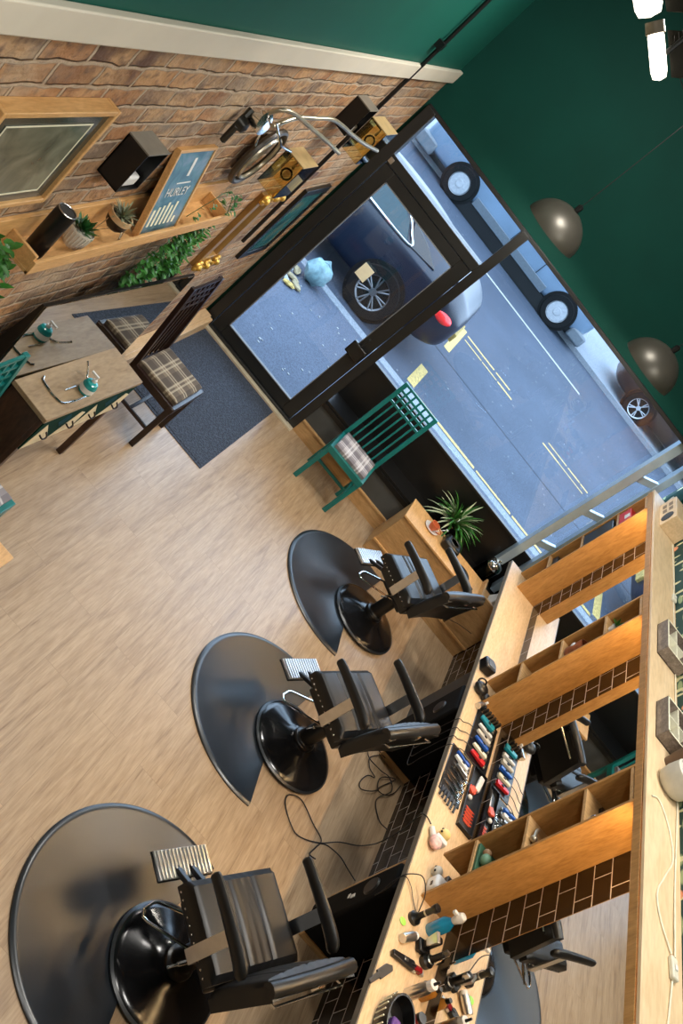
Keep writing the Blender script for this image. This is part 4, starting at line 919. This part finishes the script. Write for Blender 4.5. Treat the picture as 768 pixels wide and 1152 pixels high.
MB().lathe([(.001,.0),(.045,0),(.05,.006),(.055,0)], (0,0,.091), n=24).build('cone', mat('dark_grey_mesh', (.04,.04,.04)), t)
t = thing('hand_mirror', 'round black hand mirror with a short handle lying on the window bench', 'mirror', (3.12, 7.42, .505))
MB().lathe([(.001,0),(.085,0),(.095,.012),(.085,.024),(.001,.026)], n=36).build('disc', M_bplast, t)
MB().tube([(.08,-.03,.012),(.16,-.06,.012)], .012, 8).build('handle', M_bplast, t)
cable('thin cable from the round black disc down the bench front', [(3.16,7.38,.515),(3.22,7.40,.512),(3.24,7.31,.508),(3.24,7.285,.44),(3.26,7.28,.30),(3.34,7.27,.22),(3.46,7.28,.26),(3.58,7.27,.30)], .003, name='charging_cable')
t = thing('glass_cloche', 'clear cylinder jar with shiny domed lid on the dark window ledge', 'jar', (3.34, 7.86, .43))
MB().lathe([(.001,0),(.08,0),(.082,.01),(.082,.17),(.078,.17),(.078,.01),(.001,.008)], n=36).build('jar_body', glass_mat('smoky_glass', (.45,.45,.42)), t)
MB().lathe([(.085,.17),(.085,.185),(.07,.22),(.035,.245),(.001,.25)], n=36, cap=False).build('lid', M_chrome, t)
MB().lathe([(.001,.25),(.012,.25),(.016,.265),(.001,.272)], n=16).build('knob', M_chrome, t)
t = MB(); t.add([(3.46,7.40,.50),(3.60,7.40,.50),(3.62,7.60,.50),(3.47,7.62,.50),(3.50,7.45,.66),(3.58,7.47,.70),(3.58,7.56,.72),(3.50,7.56,.64)], [(0,1,2,3),(4,7,6,5),(0,4,5,1),(1,5,6,2),(2,6,7,3),(3,7,4,0)])
tag(t.build('white_cloth_bag', M_white, bevel=.012, origin=(3.54, 7.5, .5)), 'white folded cloth standing at the wall end of the window bench', 'cloth')

# ================================================================== ON THE WORKTOP
Z = .8505
def lying(mb, x, y, a, z=Z): mb.M = Matrix.Translation((x, y, z)) @ Matrix.Rotation(R(a), 4, 'Z'); return mb
def clipper(x, y, a, col1, label, L=.16, group='clippers on the tool mats', z=Z+.006, fat=1.0):
    t = thing('hair_clipper', label, 'clipper', (x, y, z), R(a), group)
    w = .0165*fat; L = L*.9
    MB().add([(-L/2,-w*.75,.004),(L*.28,-w,.004),(L*.36,-w*.9,.004),(L*.36,w*.9,.004),(L*.28,w,.004),(-L/2,w*.75,.004),(-L/2,-w*.75,.026),(L*.28,-w,.036),(L*.36,-w*.9,.03),(L*.36,w*.9,.03),(L*.28,w,.036),(-L/2,w*.75,.026)],
        [(5,4,3,2,1,0),(6,7,8,9,10,11),(0,1,7,6),(1,2,8,7),(2,3,9,8),(3,4,10,9),(4,5,11,10),(5,0,6,11)]).build('body', col1, t, bevel=.006)
    MB().box(L*.36,L*.47,-w*.95,w*.95,.006,.020).build('blade', M_steel, t, bevel=.002)
    MB().box(-L*.1,L*.05,-w*.35,w*.35,.030,.036).build('switch', M_bplast if col1 is not M_bplast else M_steel, t, bevel=.002)
    return t
def tool_mat(label, x0, x1, y0, y1, h=.008):
    tag(MB().box(x0,x1,y0,y1,Z,Z+h).build('tool_mat', M_bplast, bevel=.004, origin=((x0+x1)/2,(y0+y1)/2,Z)), label, 'tray', 'black tool mats and tray on the middle worktop')
tool_mat('black mat with silver scissors and combs at the worktop front edge', 3.352, 3.535, 4.53, 4.97)
tool_mat('black mat holding the row of hair clippers', 3.455, 3.665, 4.985, 5.50)
t = thing('tool_tray', 'black rimmed tray with red combs beside the tiled wall', 'tray', (3.61, 4.72, Z), group='black tool mats and tray on the middle worktop')
MB().box(3.548,3.672,4.42,4.975,Z,Z+.006).build('tray_base', M_bplast, t, world=True)
b = MB()
for q in ((3.548,3.554,4.42,4.975),(3.666,3.672,4.42,4.975),(3.554,3.666,4.42,4.426),(3.554,3.666,4.969,4.975)): b.box(*q,Z+.006,Z+.026)
b.build('tray_rim', M_bplast, t, world=True)
cl = [(5.43, M_tealp, 'teal hair clipper, the farthest on the clipper mat', 1.5), (5.34, M_white, 'white slim hair clipper next to the teal one', .8), (5.27, M_pot, 'cream hair clipper between the white and the blue ones', 1.0), (5.20, M_bluep, 'dark blue trimmer in the middle of the clipper mat', .8), (5.12, M_card, 'pale trimmer with red switch beside the red clipper', .9), (5.045, M_red, 'red hair clipper, the nearest on the clipper mat', 1.15)]
for y, m_, lb, ft in cl: clipper(3.56, y, -8, m_, lb, fat=ft)
# comb guards on hooks behind the clippers
for k in range(7):
    t = MB(); lying(t, 3.635, 5.50+.0, 0); t.box(-.16+k*.026,-.145+k*.026,.0,.028,.0,.05); 
    tag(t.build('clipper_guard', M_bplast if k % 2 else M_frame, bevel=.002, origin=(3.49+k*.026, 5.51, Z)), 'small dark clipper guard behind the teal clipper, number %s from the edge' % ['one','two','three','four','five','six','seven'][k], 'clipper guard', 'clipper guards in a row')
# scissors / combs on mat A
r = random.Random(21)
def comb(x, y, a, m_, label, L=.17, w=.028, group=None, teeth=14):
    b = MB(); b.M = Matrix.Translation((x, y, Z+.009)) @ Matrix.Rotation(R(a), 4, 'Z')
    b.box(-L/2, L/2, 0, w*.35, 0, .004)
    for k in range(teeth): xx = -L/2+.01+k*(L-.02)/teeth; b.box(xx, xx+.0035, -w*.65, 0, 0, .003)
    return tag(b.build('comb', m_, smooth=False, origin=(x, y, Z+.009)), label, 'comb', group)
def scissors(x, y, a, label, s=1.0, m_=M_chrome):
    t = thing('scissors', label, 'scissors', (x, y, Z+.010), R(a), 'silver scissors on the front mat')
    for sg_ in (-1, 1):
        b = MB(); b.M = Matrix.Rotation(R(4*sg_), 4, 'Z')
        b.prism([(0,-.006,0),(.085*s,0,0),(0,.006,0)], (0,0,.003)).prism([(0,-.006,0),(0,.006,0),(-.055*s,.008*sg_+.004,0),(-.055*s,.008*sg_-.004,0)], (0,0,.003))
        b.tube([(-.07*s+.017*math.cos(q*.524), .014*sg_+.015*math.sin(q*.524), .002) for q in range(12)], .003, 5, closed=True)
        b.build('blade', m_, t)
    return t
clipper(3.455, 4.90, -15, M_bluep, 'blue trimmer at the far end of the front mat', L=.15, fat=.6)
clipper(3.45, 4.855, -15, M_white, 'white trimmer beside the blue one on the front mat', L=.15, fat=.8)
scissors(3.46, 4.80, 165, 'silver scissors next to the white trimmer')
scissors(3.44, 4.755, 160, 'silver scissors, second pair on the front mat')
scissors(3.45, 4.705, 168, 'silver scissors in the middle of the front mat')
scissors(3.43, 4.655, 160, 'silver scissors beside the row of dark combs')
clipper(3.46, 4.78, -15, M_steel, 'steel razor lying between the silver scissors', L=.13, fat=.5, z=Z+.02)
scissors(3.44, 4.60, 165, 'silver scissors nearest the camera on the front mat')
for k in range(6):
    b = MB(); b.M = Matrix.Translation((3.375+k*.026, 4.535-.004*k, Z+.009)) @ Matrix.Rotation(R(-97), 4, 'Z')
    b.box(-.03, .045, -.006, .006, 0, .008).box(.045,.06,-.008,.008,0,.006)
    tag(b.build('hair_grip', M_bplast, bevel=.002, origin=(3.375+k*.026, 4.535, Z)), 'black hair clip sticking out of the front mat, number %s from the worktop edge' % ['one','two','three','four','five','six'][k], 'hair clip', 'black hair clips')
for k in range(5):
    comb(3.615, 4.50+k*.028, 0, M_orange, 'orange red comb in the black tray, number %s from the camera' % ['one','two','three','four','five'][k], L=.075, w=.02, group='orange red combs in the tray', teeth=7)
b = lying(MB(), 3.628, 4.87, 82, Z+.007); b.box(-.075,.075,-.018,.018,0,.018); tag(b.build('white_case', M_white, bevel=.004, origin=(3.628,4.87,Z+.007)), 'long white case lying in the black tray', 'case')
b = lying(MB(), 3.585, 4.77, 60, Z+.007); b.box(-.03,.03,-.02,.02,0,.02).box(-.015,.015,-.032,.032,0,.016); tag(b.build('red_clip', M_orange, bevel=.003, origin=(3.585,4.77,Z+.007)), 'bright orange red sectioning clip in the black tray', 'clip')
b = lying(MB(), 3.58, 4.69, 60, Z+.007); b.ball((0,0,.014), .018, (1,1,.7)); tag(b.build('white_sponge', M_white, origin=(3.58,4.69,Z+.007)), 'small round white sponge in the black tray', 'sponge')
# far station
t = thing('black_holder', 'black box shaped device on the worktop between far and middle mirror columns', 'device', (3.40, 5.93, Z), R(15))
MB().prism([(-.05,-.05,0),(.05,-.05,0),(.06,.03,0),(.03,.07,0),(-.05,.06,0)], (0,0,.075)).build('case', M_bplast, t, bevel=.012)
MB().box(-.03,.04,-.03,.03,.075,.08).build('top_pad', mat('grey_rubber', (.06,.07,.08), .5), t, bevel=.004)
t = thing('black_pouch', 'black soft pouch with a ring handle on the worktop edge', 'bag', (3.41, 5.66, Z))
MB().ball((0,0,.035), .05, (1.2,1.1,.7)).ball((.06,-.03,.03), .035, (1,1,.8)).build('body', M_leather, t)
MB().tube([(-.03+.028*math.cos(q*.5236), .02, .06+.028*math.sin(q*.5236)) for q in range(12)], .007, 6, closed=True).build('ring', M_bplast, t)
t = thing('spray_bottle', 'clear spray bottle lying beside the clipper guards', 'bottle', (3.46, 5.53, Z), R(60))
MB().lathe([(.001,0),(.022,0),(.022,.07),(.012,.09),(.001,.09)], (-.05,0,.022), (1,0,0), n=18).build('bottle_body', M_steel, t)
MB().box(.04,.06,-.008,.008,.012,.05).build('nozzle', M_white, t, bevel=.003)
# around the near column
b = MB().lathe([(.001,0),(.016,0),(.018,.05),(.010,.07),(.001,.07)], (3.385,4.20,Z+.018), (.5,-.8,0), n=16); tag(b.build('lotion_tube', M_white, origin=(3.385,4.2,Z)), 'small white and pink tube lying at the worktop front edge', 'tube')
t = thing('toy_figure', 'yellow and white toy head ornament on the worktop by the near column', 'ornament', (3.47, 4.22, Z))
MB().ball((0,0,.035), .034, (1,1,1)).build('head', mat('yellow_plastic', (.78,.60,.22), .4), t)
MB().box(-.05,.03,-.07,-.035,0,.045).build('stand', M_white, t, bevel=.006)
MB().ball((-.032,-.01,.045), .007).ball((-.028,.014,.045), .007).build('eyes', M_bplast, t)
b = MB().ball((3.43,4.12,Z+.03), .04, (1,1.2,.75)); tag(b.build('pink_pouch', mat('pink_white_fabric', (.72,.45,.42), .8, var=.4, scale=40), origin=(3.43,4.12,Z)), 'pink and white round pouch beside the near cubbyhole column', 'pouch')
t = thing('skull_ornament', 'small white skull ornament at the foot of the near cubbyhole column', 'ornament', (3.50, 3.965, Z))
MB().ball((0,0,.032), .028, (1,1.1,1)).box(-.016,.016,-.016,.012,0,.018).build('skull', M_pot, t)
MB().ball((-.02,-.014,.034), .008).ball((-.02,.012,.034), .008).build('eye_sockets', M_bplast, t)
t = thing('white_box', 'white rounded box with dark slot inside the lowest near cubbyhole', 'box', (3.515, 3.855, Z))
MB().box(-.045,.045,-.05,.05,0,.085).build('case', M_white, t, bevel=.018)
MB().box(-.047,-.043,-.03,0,.04,.055).build('slot', M_bplast, t)
b = MB().box(3.58,3.66,3.80,4.02,Z,Z+.03).tube([(3.58,3.82,Z+.04),(3.66,4.0,Z+.04)], .01); tag(b.build('black_brushes', M_bplast, bevel=.004, origin=(3.62,3.9,Z)), 'black brushes stored in the lowest near cubbyhole', 'brush')
# near station
t = thing('hair_dryer_stand', 'black neck duster standing on the worktop by the near column', 'brush', (3.46, 3.60, Z))
MB().lathe([(.001,0),(.036,0),(.036,.02),(.022,.035),(.016,.05),(.016,.13),(.022,.14),(.022,.165),(.001,.17)], n=26).build('body', M_bplast, t)
MB().lathe([(.0165,.085),(.0175,.09),(.0165,.095)], n=20, cap=False).build('ring', M_steel, t)
cable('black cable looping over the worktop edge from the neck duster', [(3.47,3.64,.865),(3.45,3.74,.90),(3.40,3.80,.91),(3.36,3.80,.88),(3.33,3.78,.83),(3.345,3.76,.74),(3.36,3.77,.62)], .003, name='clipper_cable')
cable('second black cable from the neck duster over the worktop edge', [(3.47,3.63,.86),(3.42,3.68,.862),(3.38,3.74,.862),(3.335,3.77,.852),(3.33,3.77,.78),(3.36,3.775,.66)], .0025, name='clipper_cable')
t = thing('spray_bottle', 'blue spray bottle with white trigger on the near worktop', 'bottle', (3.585, 3.64, Z))
MB().lathe([(.001,0),(.036,0),(.038,.01),(.038,.11),(.016,.15),(.001,.15)], n=26).build('bottle_body', mat('blue_liquid', (.01,.22,.42), .1, spec=.9), t)
MB().lathe([(.001,.15),(.018,.15),(.022,.17),(.028,.195),(.02,.22),(.001,.225)], n=20).box(-.05,.0,-.009,.009,.185,.205).build('trigger_head', M_white, t, bevel=.003)
t = thing('standing_clipper', 'black and grey clipper standing upright on its charging base', 'clipper', (3.555, 3.50, Z), R(20))
MB().box(-.04,.04,-.035,.035,0,.035).build('charging_base', M_bplast, t, bevel=.01)
MB().box(-.022,.022,-.018,.018,.03,.13).build('body', M_bplast, t, bevel=.008)
MB().add([(-.024,-.02,.06),(-.024,.02,.06),(-.03,.03,.135),(-.03,-.03,.135),(-.014,-.02,.06),(-.014,.02,.06),(-.01,.03,.14),(-.01,-.03,.14)], [(0,1,2,3),(7,6,5,4),(0,4,5,1),(1,5,6,2),(2,6,7,3),(3,7,4,0)]).build('head', M_steel, t, bevel=.003)
t = thing('silver_can', 'silver grey cylinder can lying near the worktop front edge', 'can', (3.45, 3.46, Z), R(50))
MB().lathe([(.001,0),(.022,0),(.024,.01),(.024,.09),(.001,.09)], (-.05,0,.025), (1,0,0), n=22).build('can_body', M_steel, t)
MB().lathe([(.001,0),(.022,0),(.020,.02),(.001,.02)], (.041,0,.025), (1,0,0), n=22).build('cap', M_white, t)
b = MB().ball((3.405,3.53,Z+.004), .022, (1,1,.2)); tag(b.build('bottle_lid', mat('lime_plastic', (.35,.75,.10), .4), origin=(3.405,3.53,Z)), 'small lime green plastic lid lying by the silver can', 'lid')
clipper(3.475, 3.34, 15, M_bplast, 'large black hair clipper on the near worktop', L=.19, group=None, z=Z, fat=1.3)
clipper(3.53, 3.355, 15, mat('dark_red_gloss', (.20,.006,.01), .15), 'dark red hair clipper beside the large black one', L=.18, group=None, z=Z, fat=.8)
t = thing('standing_trimmer', 'black round based trimmer standing by the dark tiles', 'trimmer', (3.60, 3.45, Z))
MB().lathe([(.001,0),(.034,0),(.036,.03),(.022,.045),(.016,.06),(.014,.13),(.001,.135)], n=24).build('body', M_bplast, t)
MB().lathe([(.022,.045),(.0265,.05),(.022,.055)], n=24, cap=False).build('ring', M_steel, t)
MB().box(-.012,.012,-.006,.006,.13,.16).build('blade', M_steel, t)
t = thing('paddle_brush', 'flat dark grey brush lying alone on the near worktop', 'brush', (3.37, 3.17, Z), R(62))
MB().prism([(-.01,-.022,0),(.095,-.022,0),(.11,.0,0),(.075,.022,0),(-.01,.022,0)], (0,0,.012)).build('brush_head', mat('dark_grey_plastic', (.05,.047,.045), .5), t, bevel=.004)
MB().prism([(-.09,-.012,0),(-.01,-.014,0),(-.01,.014,0),(-.09,.010,0)], (0,0,.012)).build('handle', mat('dark_grey_plastic', (.05,.047,.045)), t, bevel=.004)
t = thing('wash_bag', 'open black zip bag with a patterned side on the near worktop', 'bag', (3.50, 2.98, Z))
b = MB(); n = 24; pr = []
for lvl, (k, z) in enumerate([(1, 0), (1.08, .05), (1.0, .09), (.92, .09), (.95, .02)]):
    b.v += [Vector((math.cos(2*math.pi*q/n)*.085*k, math.sin(2*math.pi*q/n)*.15*k, z)) for q in range(n)]
for lvl in range(4): b.f += [[lvl*n+q, lvl*n+(q+1) % n, (lvl+1)*n+(q+1) % n, (lvl+1)*n+q] for q in range(n)]; b.m += [0]*n
b.f.append(list(range(n))[::-1]); b.m.append(0); b.f.append(list(range(4*n, 5*n))); b.m.append(0)
b.build('bag_body', M_bplast, t)
b = MB()
for q in range(9):
    a = 2.2+q*.22; b.tube([(math.cos(a)*.088, math.sin(a)*.155, .012), (math.cos(a)*.094, math.sin(a)*.165, .075)], .004, 5)
b.build('pattern_strip', M_card, t)
MB().box(-.03,.02,-.05,.03,.03,.07).build('purple_cloth', mat('purple_cloth', (.12,.05,.25), .7), t, bevel=.01)
MB().ball((-.03,-.07,.06), .022).build('white_cloth', M_white, t)
t = thing('silver_bottle', 'silver cylinder bottle with white cap and black nozzle on the near worktop', 'bottle', (3.56, 3.22, Z))
MB().lathe([(.001,0),(.03,0),(.03,.12),(.024,.135),(.001,.135)], n=26).build('bottle_body', M_steel, t)
MB().lathe([(.001,.135),(.025,.135),(.025,.165),(.001,.165)], n=24).build('cap', M_white, t)
MB().lathe([(.001,.165),(.008,.165),(.006,.20),(.001,.20)], n=12).build('nozzle', M_bplast, t)
t = thing('glass_bottle', 'small amber bottle standing against the near mirror', 'bottle', (3.64, 3.28, Z))
MB().lathe([(.001,0),(.024,0),(.026,.02),(.024,.08),(.010,.10),(.001,.10)], n=22).build('bottle_body', mat('amber_liquid', (.42,.18,.03), .1), t)
MB().lathe([(.001,.10),(.012,.10),(.012,.125),(.001,.125)], n=16).build('cap', M_bplast, t)
t = thing('dark_red_jar', 'dark red jar near the tiled wall beside the wash bag', 'jar', (3.62, 3.12, Z))
MB().lathe([(.001,0),(.025,0),(.025,.06),(.001,.06)], n=22).build('jar_body', mat('dark_red_gloss', (.2,.006,.01)), t)
MB().lathe([(.001,.06),(.026,.06),(.026,.075),(.001,.075)], n=22).build('lid', M_bplast, t)
t = thing('spray_can', 'small chrome clipper oil can at the tiled wall', 'can', (3.655, 3.50, Z))
MB().lathe([(.001,0),(.018,0),(.018,.06),(.006,.075),(.004,.11),(.001,.11)], n=18).build('can_body', M_chrome, t)

# ================================================================== IN THE CUBBYHOLES
b = MB().box(3.472,3.655,7.42,7.63,1.846,1.96); tag(b.build('red_box', M_red, bevel=.004, origin=(3.58,7.52,1.85)), 'bright red box in the top cubbyhole of the window end column', 'box')
MBt = MB().box(3.470,3.472,7.46,7.53,1.90,1.95)
tag(MBt.build('box_label', M_white, origin=(3.471,7.49,1.90)), 'small white sticker on the bright red box front', 'sticker')
tag(MB().box(3.472,3.65,7.42,7.63,1.50,1.79).build('black_box', M_bplast, bevel=.01, origin=(3.56,7.52,1.51)), 'black box filling the second highest cubbyhole at the window end', 'box')
tag(MB().box(3.49,3.65,7.42,7.60,1.175,1.23).build('black_book', M_bplast, bevel=.004, origin=(3.56,7.52,1.175)), 'flat black book in the second lowest cubbyhole at the window end', 'book')
t = thing('brown_mug', 'reddish brown patterned mug in a middle cubbyhole', 'mug', (3.535, 5.71, 1.50))
MB().lathe([(.001,0),(.052,0),(.062,.02),(.062,.15),(.057,.15),(.055,.02),(.001,.015)], n=28).build('mug_body', mat('brown_glaze', (.26,.08,.035), .3, var=.5, scale=30), t)
MB().tube([(-.01, -.06-.03*math.sin(q*.6), .03+.015*q) for q in range(6)], .007, 6).build('handle', mat('brown_glaze', (.26,.08,.035)), t)
MB().ball((-.058,.01,.08), .022, (.3,1,1)).build('white_motif', M_white, t)
t = thing('small_plant', 'small green potted plant in the top middle cubbyhole', 'plant', (3.51, 5.70, 1.845))
MB().lathe([(.001,0),(.025,0),(.032,.05),(.001,.048)], n=20).build('pot', M_white, t)
rosette(MB(), (0,0,.045), 18, .07, .012, .4, 31).build('leaves', M_leaf, t)
t = thing('small_ornament', 'green and brown small ornament in the second near cubbyhole', 'ornament', (3.505, 3.88, 1.186))
MB().ball((0,0,.03), .03, (1,1.3,1)).build('green_body', mat('sage_green', (.15,.30,.18), .5), t)
MB().ball((0,.05,.03), .024).build('brown_head', mat('tan_brown', (.35,.2,.1), .5), t)
tag(MB().box(3.475,3.62,3.80,4.0,1.165,1.185).build('green_pad', mat('green_pad', (.04,.12,.06), .6), bevel=.004, origin=(3.56,3.91,1.165)), 'flat green pad under the small ornament in the near column', 'pad')
t = thing('metal_ornament', 'small twisted metal ornament in the third near cubbyhole', 'ornament', (3.50, 3.87, 1.50))
MB().ball((0,0,.02), .02, (1,1,1)).tube([(0,0,.02),(0,.05,.03),(.02,.09,.02)], .009).build('body', M_brass, t)
t = thing('glass_jar', 'small steel jar in the top near cubbyhole', 'jar', (3.51, 3.83, 1.845))
MB().lathe([(.001,0),(.018,0),(.02,.03),(.012,.045),(.001,.045)], n=20).build('jar_body', M_chrome, t)
tag(MB().box(3.56,3.64,3.82,3.98,1.845,1.87).build('black_case', M_bplast, bevel=.005, origin=(3.6,3.9,1.845)), 'flat black case lying in the top near cubbyhole', 'case')

# ================================================================== ON TOP OF THE UNIT
ZT = 2.1822
t = thing('wooden_crate', 'pale wooden box with a round dark stamp on top of the window end', 'crate', (3.63, 7.28, ZT))
MB().box(-.10,.085,-.22,.18,0,.15).build('box_body', M_unit_top, t, bevel=.004)
MB().lathe([(.001,.0),(.055,0),(.055,.003),(.001,.003)], (-.1005,-.13,.07), (-1,0,0), n=28).build('round_stamp', mat('black_stamp', (.03,.028,.025), .6), t)
for yy in (-.03, .06): 
    for zz in (.03, .085): MB().box(-.1015,-.1,yy,yy+.06,zz,zz+.035).build('stamped_panel', mat('brown_stamp', (.22,.15,.09), .6), t)
t = thing('candle_pot', 'cream tapered pot standing behind the stamped wooden box', 'pot', (3.62, 7.58, ZT))
MB().lathe([(.001,0),(.045,0),(.06,.10),(.055,.10),(.001,.08)], n=24).build('pot_body', M_pot, t)
t = vine('potted_ivy', 'dark leafy plant at the far end of the top board by the window', [[(3.66,7.45,2.34),(3.62,7.5,2.46),(3.64,7.4,2.55)],[(3.64,7.46,2.34),(3.68,7.35,2.48),(3.66,7.55,2.56)],[(3.66,7.4,2.34),(3.6,7.42,2.5),(3.66,7.3,2.6)],[(3.67,7.4,2.36),(3.68,7.3,2.44),(3.66,7.2,2.50)]], 40, .03, M_leafd, None, (3.66,7.42,2.34), density=120)
MB().lathe([(.001,0),(.04,0),(.05,.07),(.001,.07)], (3.65,7.42,2.333), n=20).build('pot', M_bplast, t, world=True)
def crate(label, y0, y1, hz=.075):
    t = thing('divided_crate', label, 'crate', (3.62, (y0+y1)/2, ZT), group='weathered divided crates on the top board')
    x0, x1 = 3.525, 3.712; th = .008
    MB().box(x0,x1,y0,y0+th,ZT,ZT+hz).box(x0,x1,y1-th,y1,ZT,ZT+hz).box(x0,x0+th,y0+th,y1-th,ZT,ZT+hz).box(x1-th,x1,y0+th,y1-th,ZT,ZT+hz).box(x0,x1,y0,y1,ZT,ZT+th).build('crate_body', M_grcrate, t, world=True, bevel=.002)
    MB().box((x0+x1)/2-.003,(x0+x1)/2+.003,y0+th,y1-th,ZT+th,ZT+hz-.004).box(x0+th,x1-th,(y0+y1)/2-.003,(y0+y1)/2+.003,ZT+th,ZT+hz-.004).build('divider', M_card, t, world=True)
    b = MB()
    for q in ((x0,x1,y0,y0+th),(x0,x1,y1-th,y1),(x0,x0+th,y0,y1),(x1-th,x1,y0,y1)): b.box(*q,ZT+hz,ZT+hz+.002)
    b.build('pale_edge', M_card, t, world=True)
crate('weathered divided crate farther from the camera on the top board', 5.14, 5.48)
crate('weathered divided crate beside the green plant and stone pot', 4.30, 4.62)
t = vine('potted_herb', 'bushy bright green plant in a stone white tub on the top board', [[(3.64,4.16,2.30),(3.60,4.20,2.36),(3.58,4.24,2.40)],[(3.66,4.18,2.30),(3.68,4.24,2.37),(3.64,4.28,2.42)],[(3.62,4.2,2.30),(3.64,4.26,2.38),(3.69,4.30,2.41)]], 51, .018, M_leaf, None, (3.64,4.2,ZT), density=420)
MB().lathe([(.001,0),(.05,0),(.06,.11),(.054,.11),(.001,.10)], (3.65,4.20,ZT), n=24).build('pot', mat('brown_pot', (.12,.07,.04), .6), t, world=True)
t = thing('stone_pot', 'large round stone white plant pot on the top board', 'plant pot', (3.622, 4.01, ZT))
MB().lathe([(.001,0),(.060,0),(.082,.02),(.090,.065),(.087,.125),(.079,.13),(.074,.122),(.001,.11)], n=40).build('pot_body', M_pot, t)
MB().lathe([(.001,.111),(.074,.112)], n=24, cap=False).build('soil', M_soil, t)
rosette(MB(), (0,0,.10), 8, .07, .012, .8, 77).build('leaves', M_leafd, t)
cable('cream cable running along the back of the unit top board', [(3.69,7.0,ZT+.005),(3.70,6.4,ZT+.005),(3.69,6.0,ZT+.005),(3.70,5.5,ZT+.005),(3.715-.02,4.8,ZT+.005),(3.70,4.2,ZT+.005),(3.69,3.8,ZT+.005),(3.67,3.4,ZT+.005),(3.66,3.0,ZT+.008)], .004, M_wcable, 'cream_cable', k=4)
cable('cream cable curving across the near end of the top board', [(3.50,3.80,ZT+.004),(3.56,3.83,ZT+.004),(3.63,3.72,ZT+.004),(3.66,3.55,ZT+.004),(3.60,3.38,ZT+.004),(3.55,3.24,ZT+.004),(3.57,3.12,ZT+.004),(3.64,3.0,ZT+.006)], .004, M_wcable, 'cream_cable')
t = thing('inline_switch', 'cream plastic cable switch box on the near end of the top board', 'switch', (3.645, 2.93, ZT), R(5))
MB().box(-.018,.018,-.05,.05,0,.022).build('switch_body', mat('cream_plastic', (.62,.60,.48), .45), t, bevel=.006)
MB().box(-.007,.007,-.012,.012,.022,.028).build('rocker', M_white, t, bevel=.002)
cable('cream cable leaving the switch towards the camera', [(3.645,2.875,ZT+.006),(3.63,2.75,ZT+.005),(3.60,2.5,ZT+.005),(3.59,2.2,ZT+.005)], .004, M_wcable, 'cream_cable')
t = thing('inline_switch', 'cream cable switch on the back of the top board beyond the far crate', 'switch', (3.69, 6.1, ZT), R(-4))
MB().box(-.018,.018,-.05,.05,0,.022).build('switch_body', mat('cream_plastic', (.62,.60,.48)), t, bevel=.006)
MB().box(-.007,.007,-.012,.012,.022,.028).build('rocker', M_white, t, bevel=.002)

# ================================================================== CAMERA, LIGHT
Mr = ((0.62793864437766, 0.2946866013763104, 0.7202951799439196), (0.7701627261538068, -0.3684787311584444, -0.5206224610833207), (0.1119929903084647, 0.8816933886863064, -0.45839623336705426))
right, down, fwd = (Vector(v).normalized() for v in Mr)
rot = Matrix((right, -down, -fwd)).transposed()
cam = bpy.data.cameras.new('camera'); co = bpy.data.objects.new('camera', cam); col.objects.link(co)
co.matrix_world = Matrix.Translation((1.1473, 0, 3.85)) @ rot.to_4x4()
cam.sensor_fit = 'VERTICAL'; cam.sensor_height = 36; cam.lens = 1091.6/1152*36; cam.clip_start = .02; cam.clip_end = 200
bpy.context.scene.camera = co
w = bpy.data.worlds.new('sky'); bpy.context.scene.world = w; w.use_nodes = True
nt = w.node_tree; bg = nt.nodes['Background']
tc = nt.nodes.new('ShaderNodeTexCoord'); sx = nt.nodes.new('ShaderNodeSeparateXYZ'); nt.links.new(tc.outputs['Generated'], sx.inputs[0])
nt.links.new(ramp(nt, sx.outputs[2], [(0,(.30,.40,.55)),(.35,(.58,.78,1.05)),(1,(.62,.82,1.1))]), bg.inputs[0]); bg.inputs[1].default_value = 7.5
def area(x, y, z, sx_, sy_, e, c=(1,.96,.90), rx=0, ry=0):
    li = bpy.data.lights.new('ceiling_light', 'AREA'); li.shape = 'RECTANGLE'; li.size = sx_; li.size_y = sy_; li.energy = e; li.color = c
    lo = bpy.data.objects.new('ceiling_light', li); col.objects.link(lo); lo.location = (x, y, z); lo.rotation_euler = (R(rx), R(ry), 0)
# added fill panels, unseen above the frame, for the general room light
for i, (x, y) in enumerate([(1.2, 1.2), (2.9, 2.0), (1.2, 5.9), (3.2, 4.0)]):
    t = thing('ceiling_panel', 'flat ceiling light panel high above the shop floor', 'lamp', (x, y, 4.5), group='ceiling light panels')
    MB().box(-.3,.3,-.3,.3,.04,.10).build('housing', M_white, t, bevel=.004)
    area(x, y, 4.52, .55, .55, (38, 46, 80, 66)[i])
sc = bpy.context.scene
sc.view_settings.view_transform = 'Standard'; sc.view_settings.look = 'None'; sc.view_settings.gamma = 1; sc.view_settings.exposure = 0
sc.view_settings.use_curve_mapping = False
sc.cycles.max_bounces = 8
